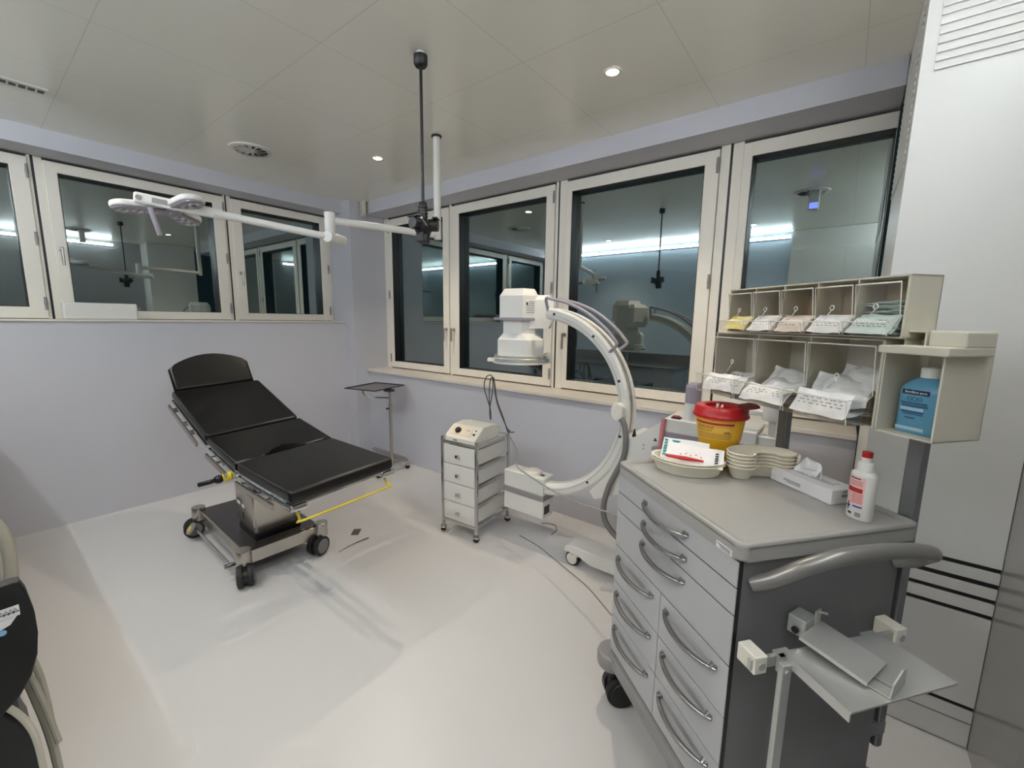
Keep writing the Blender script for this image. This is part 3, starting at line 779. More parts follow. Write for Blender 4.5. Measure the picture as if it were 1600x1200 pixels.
# base legs and wheels
m = cb(); m.prism([(-1.245, 0.085), (-1.235, 0.125), (-1.21, 0.135), (-0.14, 0.135), (-0.12, 0.11), (-0.12, 0.05), (-1.06, 0.05), (-1.10, 0.068), (-1.14, 0.095), (-1.18, 0.10)], -2.27, -2.155, M=frame_m((0, 0, 0), (1, 0, 0), (0, 0, 1)), bev=0.008); fin(m, 'base_leg', WPLAST)
m = cb(); m.box(-0.46, -0.14, 2.10, 2.42, 0.06, 0.13, 0.012); fin(m, 'base_body', WPLAST)
for x, y in ((-1.192, 2.2), (-0.24, 2.12), (-0.24, 2.40)):
    w_ = empty('wheel', (x+1.0, y-2.2, 0)); w_.parent = ca
    m = MB(); m.cyl((0, -0.03, 0.045), (0, 0.03, 0.045), 0.045, seg=26, bev=0.005); m.build('tyre', TYRE, w_)
    m = MB(); m.cyl((0, -0.034, 0.045), (0, 0.034, 0.045), 0.036, seg=24, bev=0.004); m.box(-0.02, 0.045, -0.034, 0.034, 0.06, 0.092, 0.012); m.build('wheel_cover', IVORY, w_)
FCAB = mat('mid_grey_cable', (0.48, 0.47, 0.46), 0.5)
tag(MB().tube([(-1.643, 2.508, 0.003), (-1.60, 2.537, 0.003), (-1.549, 2.546, 0.003), (-1.50, 2.49, 0.003), (-1.494, 2.408, 0.003)], 0.0028, seg=6).build('cable_loop', FCAB), 'short grey cable loop lying on the floor under the x-ray tube box', 'cable')
tag(MB().tube([(-1.66, 2.26, 0.003), (-1.487, 2.225, 0.003), (-1.35, 2.175, 0.003), (-1.215, 2.12, 0.003), (-1.10, 2.075, 0.003), (-0.985, 2.02, 0.003), (-0.80, 1.90, 0.003)], 0.0028, seg=6).build('floor_cable', FCAB), 'long thin grey cable running over the floor past the x-ray arm wheel', 'cable')

# ================================================================== LARGE DRAWER TROLLEY
TN = Vector((-0.136, 1.046, 0)); TU = Vector((-0.777, 0.629, 0)).normalized(); TV = Vector((0.629, 0.777, 0)).normalized()
TA = math.atan2(TU.y, TU.x)
def T(u, v, z): return TN + TU*u + TV*v + Vector((0, 0, z))
tr = tag(empty('drawer_trolley', TN, TA), 'large grey medical trolley with nine drawers and a bent push handle in the right foreground', 'trolley')
def tb_(mb, u0, u1, v0, v1, z0, z1, bev=0.0, M=None): return mb.box(u0, u1, -v1, -v0, z0, z1, bev, M=M)
m = MB(); tb_(m, 0.006, 0.587, 0.014, 0.50, 0.245, 0.957, 0.004); m.build('body', TROLD, tr)
# worktop with a raised rim
m = MB(); m.prism(rrect(-0.004, 0.598, -0.54, 0.004, 0.022, 5), 0.953, 0.990, bev=0.007)
top = m.build('worktop', TROLT, tr)
m = MB()
o_ = rrect(-0.004, 0.598, -0.54, 0.004, 0.022, 5); i_ = rrect(0.012, 0.582, -0.524, -0.012, 0.016, 5)
m.loft([[(x, y, 0.985) for x, y in o_], [(x, y, 0.996) for x, y in o_], [(x*0.99+0.003, y*0.99-0.0027, 0.999) for x, y in o_], [(x, y, 0.998) for x, y in i_], [(x*0.985+0.0045, y*0.985-0.004, 0.9905) for x, y in i_]], cap0=False, cap1=False)
m.build('worktop_rim', TROLT, top, sharp=60)
m = MB(); m.mi = 0; tb_(m, 0.022, 0.075, -0.0052, -0.004, 0.955, 0.971); m.mi = 1
for k in range(3): tb_(m, 0.027, 0.071-0.006*k, -0.0056, -0.0052, 0.966-k*0.0038, 0.9675-k*0.0038)
m.build('maker_plate', [WLAB, INKD], top)
# drawers
def bow_handle(parent, u0, u1, z):
    m = MB()
    uc = (u0+u1)/2; h = (u1-u0)/2
    pts = []; rs = []
    for k in range(17):
        t = -1+2*k/16
        pts.append((uc+h*t, 0.004+0.027*(1-t*t)**0.8, z-0.010*(1-t*t)))
    m.tube(pts, [0.0035+0.0048*(1-abs(-1+2*k/16)**4) for k in range(17)], seg=10, smooth=0)
    for s in (-1, 1):
        m.tube([(uc+s*h*0.86, 0.0, z+0.004), (uc+s*h*0.90, 0.014, z-0.001)], 0.006, seg=8, smooth=0)
    m.build('handle', HANDLE, parent)
    for s in (-1, 1):
        m = MB(); m.loft([[(uc+s*h*1.0, 0.0005, z+0.010), (uc+s*h*1.0, 0.0005, z-0.004), (uc+s*h*0.80, 0.0005, z-0.003), (uc+s*h*0.80, 0.0005, z+0.008)], [(uc+s*h*0.97, 0.006, z+0.004), (uc+s*h*0.97, 0.006, z-0.004), (uc+s*h*0.86, 0.016, z-0.006), (uc+s*h*0.86, 0.016, z+0.002)]], smooth=False)
        m.build('handle_foot', TROLD, parent)
def drawer(u0, u1, z0, z1, hu0, hu1, hz):
    m = MB()
    tb_(m, u0, u1, -0.0012, 0.0024, z0, z1, 0.0012)
    d = m.build('drawer', TROLG, tr)
    # shallow scooped recess behind the handle
    m = MB(); uc = (hu0+hu1)/2; h = (hu1-hu0)/2
    pr = [(uc+h*1.0*math.cos(math.radians(a)), hz-0.004+(0.016 if math.sin(math.radians(a)) > 0 else 0.022)*math.sin(math.radians(a))) for a in range(0, 360, 12)]
    m.loft([[(x, 0.0016, z) for x, z in pr], [(uc+(x-uc)*0.93, 0.0017, hz-0.004+(z-hz+0.004)*0.86) for x, z in pr], [(uc+(x-uc)*0.82, 0.0012, hz-0.004+(z-hz+0.004)*0.6) for x, z in pr]], cap0=False)
    m.build('finger_scoop', TROLG, d)
    bow_handle(d, hu0, hu1, hz)
G = 0.0019
MB().box(0.0035, 0.5895, -0.0135, -0.0024, 0.250, 0.953).build('shadow_gap_backing', BPLAST, tr)
for z0, z1, hz in ((0.886, 0.953, 0.921), (0.815, 0.886, 0.851), (0.681, 0.815, 0.781)):
    drawer(0.003, 0.590, z0+G, z1-G, 0.184, 0.417, hz)
for z0, z1, hz in ((0.537, 0.681, 0.640), (0.398, 0.537, 0.498), (0.250, 0.398, 0.358)):
    drawer(0.293, 0.590, z0+G, z1-G, 0.327, 0.568, hz)
    drawer(0.003, 0.2905, z0+G, z1-G, 0.037, 0.266, hz+0.002)
# undercarriage with rounded corner bumpers and castors
m = MB(); tb_(m, -0.004, 0.598, -0.012, 0.53, 0.185, 0.244, 0.012)
for u_, v_ in ((0.60, 0.02), (0.60, 0.50), (-0.005, 0.50), (-0.005, 0.02)):
    m.cyl(T(u_, v_, 0.150)-TN if False else (u_, -v_, 0.165), (u_, -v_, 0.226), 0.062, seg=28, bev=0.012)
m.build('undercarriage', GREYP, tr)
for (u_, v_), a in zip(((0.60, 0.02), (0.60, 0.50), (-0.005, 0.50), (-0.005, 0.02)), (80, 60, 110, 95)):
    c = twin_castor(tr, u_, -v_, math.radians(a), r=0.062, top=0.168, hubm=TYRE)
    if (u_, v_) == (0.60, 0.02):
        m = MB(); m.box(-0.05, -0.03, -0.018, 0.018, 0.075, 0.088, 0.004); m.build('brake_tab', mat('green_plastic', (0.35, 0.45, 0.38), 0.4), c)
# push handle
m = MB(); m.tube([(0.006, -0.045, 0.890), (-0.022, -0.075, 0.915), (-0.050, -0.125, 0.955), (-0.072, -0.19, 0.984), (-0.078, -0.27, 0.990), (-0.080, -0.36, 0.986), (-0.078, -0.44, 0.972), (-0.069, -0.482, 0.957), (-0.045, -0.500, 0.935), (-0.02, -0.50, 0.91), (0.010, -0.485, 0.895)], 0.0185, seg=16)
m.build('push_handle', mat('grey_cast_handle', (0.52, 0.51, 0.50), 0.3, 0.35), tr, sharp=80)
# equipment rail with ivory end blocks
m = MB(); tb_(m, -0.058, -0.048, 0.0, 0.44, 0.724, 0.750, 0.001); rail = m.build('equipment_rail', ALU, tr)
for v0 in (0.004, 0.416):
    m = MB(); tb_(m, -0.064, -0.010, v0+0.002, v0+0.036, 0.716, 0.760, 0.003); m.build('rail_end_block', IVORY, rail)
    m = MB(); m.cyl((-0.064, -v0-0.020, 0.737), (-0.067, -v0-0.020, 0.737), 0.009, seg=16); m.build('rail_bolt', ALU, rail)
# uprights behind the worktop
for u_ in (0.452, 0.040):
    m = MB(); m.prism(rrect(u_-0.019, u_+0.019, -0.572, -0.545, 0.006), 0.30, 1.42, bev=0.002)
    m.build('upright', mat('grey_upright', (0.55, 0.56, 0.57), 0.3, 0.6) if 'grey_upright' not in MATS else MATS['grey_upright'], tr)
for z_ in (0.34, 0.86):
    m = MB(); tb_(m, 0.02, 0.47, 0.50, 0.572, z_, z_+0.04, 0.003); m.build('upright_bracket', TROLD, tr)

# ---- folding shelf plate clipped on the rail
sh = tag(empty('rail_shelf', T(0, 0, 0), TA), 'thin metal shelf plate on a strut, clipped to the rail of the large trolley', 'shelf')
m = MB(); m.prism([(-0.064, -0.085), (-0.218, -0.082), (-0.212, -0.372), (-0.060, -0.362)], 0.757, 0.761)
m.box(-0.216, -0.064, -0.085, -0.082, 0.737, 0.761)
m.build('plate', ALU, sh)
for v0 in (0.068, 0.325):
    m = MB(); tb_(m, -0.072, -0.046, v0, v0+0.038, 0.751, 0.757, 0.001); tb_(m, -0.072, -0.059, v0, v0+0.038, 0.715, 0.757, 0.001); m.build('clamp', ALU, sh)
m = MB(); tb_(m, -0.086, -0.072, 0.060, 0.085, 0.20, 0.748, 0.002); m.cyl((-0.086, -0.072, 0.73), (-0.089, -0.072, 0.73), 0.006, seg=12)
m.build('strut', ALU, sh)
# ---- loose bracket lying on the shelf
bk = tag(empty('holder_bracket', T(-0.095, 0.19, 0.7622), TA), 'folded metal holder with an upright fin lying on the thin shelf plate', 'metal bracket')
M_ = Matrix.Translation((0, 0, 0)) @ Matrix.Rotation(math.radians(18), 4, 'Z')
m = MB()
SH = M_ @ Matrix.Translation((-0.105, 0, 0.008)) @ Matrix.Rotation(math.radians(-7), 4, 'Y'); m.box(0.03, 0.160, -0.052, 0.050, 0.0, 0.002, M=SH); m.box(0.03, 0.160, 0.048, 0.050, -0.007, 0.001, M=SH); m.box(0.03, 0.160, -0.052, -0.050, -0.007, 0.001, M=SH)
m.build('sheet', ALU, bk)
m = MB(); m.box(-0.109, -0.070, -0.036, 0.004, 0.0005, 0.003, M=M_); m.box(-0.109, -0.070, 0.009, 0.040, 0.0005, 0.003, M=M_); m.prism([(-0.036, 0.0), (0.040, 0.0), (0.030, 0.026), (-0.016, 0.040), (-0.036, 0.036)], -0.111, -0.108, M=M_ @ frame_m((0, 0, 0), (0, 1, 0), (0, 0, 1)))
m.build('fin', ALU, bk)
m = MB(); m.box(0.055, 0.095, -0.03, 0.02, 0.005, 0.05, 0.003, M=M_); m.box(0.052, 0.056, -0.045, -0.02, 0.0, 0.065, 0.001, M=M_); m.cyl(M_ @ Vector((0.054, -0.033, 0.06)), M_ @ Vector((0.035, -0.033, 0.066)), 0.003, seg=8)
m.build('clamp_block', ALU, bk)
m = MB(); m.cyl(M_ @ Vector((0.075, 0.022, 0.02)), M_ @ Vector((0.075, 0.026, 0.02)), 0.008, seg=12); m.build('clamp_screw', BPLAST, bk)

# ================================================================== TILT-BIN RACKS
def rack(name, label, u0, u1, v0, v1, z0, z1, n, bk_m, proj, lip):
    r = tag(empty(name, T(u0, v0, z0), TA), label, 'storage rack')
    Wd, D, H = u1-u0, v1-v0, z1-z0
    t = 0.004
    m = MB()
    m.box(0, Wd, -D, -D+t, 0, H); m.box(0, Wd, -D, 0, 0, t); m.box(0, Wd, -D, 0, H-t, H)
    m.box(0, t*1.5, -D, 0, 0, H); m.box(Wd-t*1.5, Wd, -D, 0, 0, H)
    m.build('housing', CREAM, r)
    if bk_m is not CREAM: MB().box(t*1.5, Wd-t*1.5, -D+t, -D+t+0.002, t, H-t).build('back_panel', bk_m, r)
    bw = (Wd-0.012)/n
    for i in range(1, n):
        x = 0.006+bw*i
        MB().box(x-0.0015, x+0.0015, -D+t, -0.0, t, H-t).build('divider', CREAM, r)
    for i in range(n):
        x0 = 0.006+bw*i+0.004; x1 = 0.006+bw*(i+1)-0.004
        side = [(-D+0.02, t+0.002), (proj-0.008, t+0.002), (proj, t+lip), (0.004, t+lip+0.012), (0.014, H-t-0.014), (-D+0.02, H-t-0.008)]
        m = MB()
        SM = frame_m((0, 0, 0), (0, 1, 0), (0, 0, 1))
        g = 0.0012
        m.prism(side, x0, x0+g, M=SM); m.prism(side, x1-g, x1, M=SM)
        m.box(x0, x1, -D+0.02, proj-0.008, t+0.001, t+0.0025)
        def pane(p, q, th=0.0016):
            p = Vector((0, p[0], p[1])); q = Vector((0, q[0], q[1])); d = (q-p).normalized(); nn = Vector((0, d.z, -d.y))
            m.prism([(p.y, p.z), (q.y, q.z), (q.y+nn.y*th, q.z+nn.z*th), (p.y+nn.y*th, p.z+nn.z*th)], x0, x1, M=SM)
        pane(side[1], side[2]); pane(side[3], side[4])
        o = m.build('tilt_bin', CLEAR, r)
        MB().cyl((x0, 0.014, H-t-0.014), (x1, 0.014, H-t-0.014), 0.0020, seg=8).build('upper_rim', EDGE, o)
        MB().cyl((x0, proj, t+lip), (x1, proj, t+lip), 0.0022, seg=6).build('lower_rim', EDGE, o)
        for xs in (x0, x1): MB().tube([(xs, p_, q_) for p_, q_ in side[1:5]], 0.0013, seg=5, smooth=0).build('side_edge', EDGE, o)
        m = MB(); xc = (x0+x1)/2; zc = t+lip+(H-lip)*0.33
        m.tube([(xc+0.006*math.cos(a), 0.010, zc+0.006*math.sin(a)) for a in [k*PI/6 for k in range(12)]], 0.0013, seg=5, closed=True, smooth=0)
        m.tube([(xc+0.001, 0.0095, zc-0.006), (xc+0.03, 0.004, zc-0.04)], 0.0012, seg=5, smooth=0)
        m.build('ring_pull', EDGE, o)
    return r, bw
rackU, bwU = rack('tilt_bin_rack', 'upper cream storage rack with five clear bins above the large trolley', 0.008, 0.588, 0.40, 0.50, 1.469, 1.619, 5, TAN, 0.045, 0.034)
rackL, bwL = rack('tilt_bin_rack', 'lower wider storage rack with three deep clear bins above the large trolley', 0.044, 0.640, 0.40, 0.54, 1.243, 1.466, 3, CREAM, 0.085, 0.065)
# ---- bottle holder at the right end of the racks
bh = tag(empty('bottle_holder_box', T(-0.085, 0.395, 1.240), TA), 'open cream plastic box holding the blue bottle at the right end of the racks', 'holder')
m = MB(); t = 0.004; Wd, D, H = 0.124, 0.145, 0.195
m.box(0, Wd, -D, -D+t, 0, H); m.box(0, Wd, -D, 0, 0, t); m.box(0, t, -D, 0, 0, H); m.box(Wd-t, Wd, -D, 0, 0, H)
m.build('shell', CREAM, bh)
m = MB()
for x in (0.085, 0.035): m.cyl((x, -D+t+0.0005, H-0.025), (x, -D+t+0.002, H-0.025), 0.003, seg=10)
m.build('screw_hole', BPLAST, bh)
m = MB()
z0 = H
m.box(-0.018, Wd-0.028, -0.115, 0.024, z0+0.0, z0+0.020, 0.003)
m.box(-0.018, 0.052, -0.115, -0.022, z0+0.018, z0+0.054, 0.004)
m.box(0.052, Wd+0.006, -0.115, -0.070, z0+0.018, z0+0.034, 0.003)
m.box(Wd-0.034, Wd, -0.10, 0.024, z0+0.0, z0+0.018, 0.003)
m.build('stepped_cover', CREAM, bh)
m = MB(); m.box(0.056, 0.059, -0.115, -0.022, z0+0.018, z0+0.054); m.box(0.059, 0.100, -0.115, -0.022, z0+0.050, z0+0.054); m.box(0.097, 0.100, -0.115, -0.022, z0+0.018, z0+0.052); m.build('pocket', CREAM, bh)
m = MB(); m.box(0.059, 0.097, -0.100, -0.096, z0+0.019, z0+0.050); m.build('pocket_back', mat('dark_taupe_plastic', (0.42, 0.40, 0.36), 0.5), bh)

# ================================================================== THINGS ON THE TROLLEY
ZT = 0.9915
# blue bottle in its box
bb = tag(empty('disinfectant_bottle', T(-0.022, 0.465, 1.2445), TA), 'blue bottle of hand disinfectant with a white cap standing in the open cream box', 'bottle')
def rr_ring(hx_, hy_, r, z): return [(x, y, z) for x, y in rrect(-hx_, hx_, -hy_, hy_, r, 5)]
m = MB(); m.loft([rr_ring(0.040, 0.033, 0.012, 0.0), rr_ring(0.043, 0.036, 0.012, 0.006), rr_ring(0.043, 0.036, 0.012, 0.100), rr_ring(0.040, 0.033, 0.014, 0.115), rr_ring(0.026, 0.022, 0.016, 0.131), rr_ring(0.0185, 0.0185, 0.018, 0.134), rr_ring(0.0165, 0.0165, 0.016, 0.140)])
bo = m.build('bottle_body', BLUEL, bb, sharp=70)
m = MB(); m.lathe([(0.0205, 0.134), (0.0205, 0.154), (0.019, 0.158), (0, 0.158)], seg=32); m.build('cap', WPLAST, bb)
FMb = frame_m((0.004, 0.0362, 0), (-1, 0, 0), (0, 0, 1))
m = MB(); m.mi = 0; m.box(-0.028, 0.028, 0.094, 0.105, 0, 0.0006, M=FMb); m.mi = 1; m.box(-0.028, 0.02, 0.056, 0.063, 0, 0.0006, M=FMb); m.box(-0.034, 0.026, 0.008, 0.016, 0, 0.0006, M=FMb); m.mi = 2
m.box(-0.029, 0.026, 0.071, 0.0755, 0, 0.0006, M=FMb); m.box(-0.026, 0.028, 0.065, 0.0695, 0, 0.0006, M=FMb); m.box(-0.026, 0.02, 0.050, 0.054, 0, 0.0006, M=FMb); m.box(-0.022, 0.02, 0.046, 0.0485, 0, 0.0006, M=FMb); m.box(-0.016, 0.004, 0.036, 0.040, 0, 0.0006, M=FMb)
for a in range(3):
    cx_ = -0.012+a*0.011
    m.tube([FMb @ Vector((cx_+0.0045*math.cos(k*PI/5), 0.084+0.005*math.sin(k*PI/5), 0.0005)) for k in range(10)], 0.0006, seg=4, closed=True, smooth=0)
m.mi = 0; m.lathe([(0.0, 0.0006), (1.0, 0.0)], seg=3) if False else None
m.build('label_print', [INKN, mat('pale_blue_label', (0.62, 0.74, 0.80), 0.5), mat('dark_blue_print', (0.16, 0.33, 0.46), 0.5)], bo)
text('label_text', 'Sterillium pure', 0.0078, WLAB, bo, frame_m((0.004, 0.0370, 0.0995), (-1, 0, 0), (0, 0, 1)))
m = MB(); m.box(-0.0436, -0.0431, -0.018, 0.022, 0.025, 0.085); m.build('hazard_label', mat('dull_red_label', (0.55, 0.42, 0.42), 0.5), bo)

# sharps container
sc_ = tag(empty('sharps_container', T(0.523, 0.350, ZT), TA), 'yellow sharps bucket with a red lid standing at the back left of the trolley top', 'sharps container')
m = MB(); m.lathe([(0.0, 0.0), (0.052, 0.0), (0.055, 0.004), (0.0695, 0.098), (0.0715, 0.100), (0.083, 0.182), (0.083, 0.190)], seg=44)
sb = m.build('bucket', SHARPY, sc_)
m = MB(); m.lathe([(0.088, 0.176), (0.096, 0.178), (0.098, 0.187), (0.094, 0.192), (0.094, 0.206), (0.088, 0.216), (0.076, 0.219), (0.058, 0.216), (0.050, 0.206), (0.0, 0.204)], seg=44)
for k in range(24):
    a = 2*PI*k/24; m.box(-0.005, 0.005, -0.002, 0.002, -0.003, 0.003, M=Matrix.Translation((0.0965*math.cos(a), 0.0965*math.sin(a), 0.183)) @ Matrix.Rotation(a+PI/2, 4, 'Z'))
ld = m.xf(Matrix.Diagonal((0.94, 0.94, 1, 1))).build('lid', REDP, sc_)
m = MB(); m.prism(rrect(-0.045, 0.055, -0.03, 0.03, 0.02), -0.002, 0.003, M=Matrix.Translation((-0.065, -0.055, 0.222)) @ Matrix.Rotation(math.radians(-30), 4, 'Z') @ Matrix.Rotation(math.radians(-12), 4, 'X'))
m.cyl((-0.045, -0.035, 0.206), (-0.05, -0.04, 0.222), 0.008, seg=8)
m.build('lid_flap', mat('dark_red_plastic', (0.50, 0.06, 0.10), 0.4), ld)
m = MB(); m.cyl((-0.012, 0.01, 0.2015), (-0.02, 0.012, 0.222), 0.004, seg=8); m.cyl((0.012, 0.006, 0.2015), (0.018, 0.0, 0.219), 0.0055, seg=8); m.build('lid_peg', WPLAST, ld)
def cyl_label(m, r0, r1, z0, z1, a0, a1, off=0.0006, n=16):
    rows = []
    for i in range(n+1):
        a = math.radians(a0+(a1-a0)*i/n)
        rows.append([((r0+off)*math.cos(a), (r0+off)*math.sin(a), z0), ((r1+off)*math.cos(a), (r1+off)*math.sin(a), z1)])
    for A, B in zip(rows[:-1], rows[1:]): m.quad(A[0], B[0], B[1], A[1])
RB = lambda z: 0.0715+(z-0.100)/0.082*0.0115
m = MB(); a0, a1 = 70, 176
def lab(z0, z1, x0, x1, off): cyl_label(m, RB(z0), RB(z1), z0, z1, x0, x1, off)
m.mi = 0; lab(0.104, 0.172, a0, a1, 0.0006)
m.mi = 1; lab(0.158, 0.166, a0+3, a1-2, 0.0012)
m.mi = 2
for k in range(4): lab(0.1085+k*0.0055, 0.1105+k*0.0055, a0+12+3*(k % 2), a1-5, 0.0012)
for k in range(12): lab(0.140+0.003*(k % 2), 0.149+0.002*((k*7) % 3), 80+k*4.0, 82.4+k*4.0, 0.0012)
lab(0.134, 0.1365, 76, 122, 0.0012); lab(0.152, 0.1535, a0+6, a1-5, 0.0012); lab(0.130, 0.136, 152, 166, 0.0012)
m.build('label', [LABELY, INKR, INKO], sb)

# kidney dishes
def kidney_ring(w_, z, n=12):
    """bent capsule: centre line on an arc (belly towards +y), half width w_"""
    Rc, ph = 0.088, math.radians(52); out = []
    P = lambda r, t: (r*math.sin(t), r*math.cos(t)-Rc+0.014)
    for k in range(n+1): out.append(P(Rc+w_*1.04, ph-2*ph*k/n))                      # outer side, right to left
    cx_, cy_ = P(Rc, -ph)
    for k in range(1, n): a = PI/2+ph+PI*k/n; out.append((cx_+w_*math.cos(a), cy_+w_*math.sin(a)))
    for k in range(n+1): out.append(P(Rc-w_*0.86, -ph+2*ph*k/n))
    cx_, cy_ = P(Rc, ph)
    for k in range(1, n): a = -PI/2-ph+PI*k/n; out.append((cx_+w_*math.cos(a), cy_+w_*math.sin(a)))
    return [(x, y, z) for x, y in out]
def kidney_mesh(nm):
    m = MB(); q = kidney_ring
    m.loft([q(0.028, 0.0), q(0.031, 0.003), q(0.0430, 0.036), q(0.0485, 0.039), q(0.0500, 0.041), q(0.0485, 0.0435), q(0.0425, 0.0415), q(0.0410, 0.038), q(0.0290, 0.0055), q(0.026, 0.0035)])
    return m.build(nm, PULP, sharp=80)
def kidney(u_, v_, z, ang, label, group=None):
    o = kidney_mesh('kidney_dish'); o.location = T(u_, v_, z); o.rotation_euler = (0, 0, TA+math.radians(ang)); tag(o, label, 'dish', group); return o
kidney(0.457, 0.176, ZT, 50, 'lower pulp dish of the pair under the packets on the trolley top')
kidney(0.457, 0.176, ZT+0.0085, 50, 'upper pulp dish of the pair, holding the packets and red scalpel')
# stack of five beside the tissue box
k0 = kidney(0.391, 0.402, ZT, -104, 'pulp kidney dish at the bottom of the stack beside the tissue box')
for i, lb in enumerate(('second pulp kidney dish from the bottom of the stack', 'middle pulp kidney dish of the stack of five', 'fourth pulp kidney dish from the bottom of the stack', 'pulp kidney dish on top of the stack with red bits inside')):
    c = k0.copy(); COL.objects.link(c); c.location = T(0.391, 0.402, ZT+0.0115*(i+1)); c['label'] = lb; c['group'] = 'stacked kidney dishes'
k0['group'] = 'stacked kidney dishes'
for c in [o for o in COL.objects if o.get('group') == 'stacked kidney dishes']: c.scale = (0.94, 0.94, 1)
random.seed(5)
for i in range(6):
    m = MB(); a = random.random()*6; L_ = 0.012
    m.cyl((-L_/2*math.cos(a), -L_/2*math.sin(a), 0.003), (L_/2*math.cos(a), L_/2*math.sin(a), 0.003), 0.003, seg=8)
    o = m.build('small_cap', INKP if i % 2 else DSTEEL)
    o.location = T(0.400+random.uniform(-0.012, 0.012), 0.352+random.uniform(-0.016, 0.016), ZT+0.0505+0.002*(i % 3))
    tag(o, 'tiny red cap lying in the top kidney dish' if i % 2 else 'tiny grey cap lying in the top kidney dish', 'cap', 'tiny %s caps in the top kidney dish' % ('red' if i % 2 else 'grey'))

# packets in the near dish
def pouch(name, w_, h_, th, m_, seed=0, wav=0.004):
    """flat sealed pouch, w along x, h along y"""
    mb = MB(); nx, ny = 14, 8
    rings_t = []; rings_b = []
    for side in (1, -1):
        V = []
        for j in range(ny+1):
            row = []
            for i in range(nx+1):
                a = i/nx; b_ = j/ny
                z = wav*noise.noise(Vector((a*3+seed*7.1, b_*2.5, seed*3.3)))
                e = (min(a, 1-a)*min(b_, 1-b_)*4)
                z += side*th*0.5*min(1, max(0.0, (min(a, 1-a)-0.06)*6))*min(1, max(0.0, (min(b_, 1-b_)-0.08)*5))*(0.6+0.5*noise.noise(Vector((a*5+seed, b_*5, 1.7))))
                z += side*0.0005
                row.append(mb.bm.verts.new(((a-0.5)*w_, (b_-0.5)*h_, z)))
            V.append(row)
        for j in range(ny):
            for i in range(nx):
                q = (V[j][i], V[j][i+1], V[j+1][i+1], V[j+1][i])
                f = mb.bm.faces.new(q if side > 0 else q[::-1]); f.smooth = True
        (rings_t if side > 0 else rings_b).extend(V)
    def edge(P, Q):
        for i in range(len(P)-1):
            mb.bm.faces.new((P[i], Q[i], Q[i+1], P[i+1]))
    edge(rings_t[0], rings_b[0]); edge(rings_t[-1][::-1], rings_b[-1][::-1])
    edge([r[0] for r in rings_t][::-1], [r[0] for r in rings_b][::-1]); edge([r[-1] for r in rings_t], [r[-1] for r in rings_b])
    return mb.build(name, m_, sharp=70)
def place(o, P, rz, rx=0, ry=0):
    o.location = P; o.rotation_euler = (Matrix.Rotation(TA+rz, 4, 'Z') @ Matrix.Rotation(rx, 4, 'X') @ Matrix.Rotation(ry, 4, 'Y')).to_euler()
# ---- packets and scalpel in the near dish
dz = ZT+0.0085
def lay(o, u_, v_, z, el, slope=0.0):
    """long side along the dish, short side leaning up and back by el degrees"""
    c, s_ = math.cos(math.radians(el)), math.sin(math.radians(el))
    x = Vector((-0.64, -0.77, slope)).normalized(); y = Vector((0.77*c, -0.64*c, s_))
    y = (y-x*y.dot(x)).normalized(); zz = x.cross(y)
    L = Matrix(((x.x, y.x, zz.x, 0), (x.y, y.y, zz.y, 0), (x.z, y.z, zz.z, 0), (0, 0, 0, 1)))
    o.matrix_world = Matrix.Translation(T(u_, v_, z)) @ Matrix.Rotation(TA, 4, 'Z') @ L
o = pouch('sterile_packet', 0.18, 0.085, 0.010, [POUCH], 1)
lay(o, 0.450, 0.199, dz+0.054, 32, -0.05); tag(o, 'white sterile packet lying at the front of the near pulp dish', 'packet')
m = MB()
for k in range(6): m.box(0.064, 0.074, -0.032+k*0.010, -0.026+k*0.010, 0.0028, 0.0034)
m.build('printing', INKD, o)
m = MB()
for k in range(5): m.box(-0.045+k*0.016, -0.040+k*0.016, -0.012+0.006*(k % 2), -0.008+0.006*(k % 2), 0.0062, 0.0068)
m.build('printing', INKP, o)
o = pouch('sterile_packet', 0.15, 0.09, 0.006, [WLAB], 2)
lay(o, 0.486, 0.187, dz+0.061, 38, -0.03); tag(o, 'white packet with teal print standing at the back of the near pulp dish', 'packet')
m = MB()
for k in range(6): m.box(-0.070, -0.060, -0.034+k*0.0125, -0.026+k*0.0125, 0.0025, 0.0030)
m.box(-0.042, -0.022, 0.010, 0.030, 0.0042, 0.0048); m.box(-0.046, -0.018, 0.030, 0.034, 0.0040, 0.0046)
m.build('printing', INKG, o)
m = MB(); m.loft([[(-0.065, -0.004, -0.0025), (-0.065, 0.004, -0.0025), (-0.065, 0.004, 0.0025), (-0.065, -0.004, 0.0025)], [(0.0, -0.0065, -0.003), (0.0, 0.0065, -0.003), (0.0, 0.0065, 0.003), (0.0, -0.0065, 0.003)], [(0.055, -0.0025, -0.002), (0.055, 0.0025, -0.002), (0.055, 0.0025, 0.002), (0.055, -0.0025, 0.002)]], smooth=False)
o = m.build('scalpel', REDP); lay(o, 0.438, 0.158, dz+0.050, 25, -0.04); tag(o, 'red plastic scalpel lying along the near edge of the packets', 'scalpel')

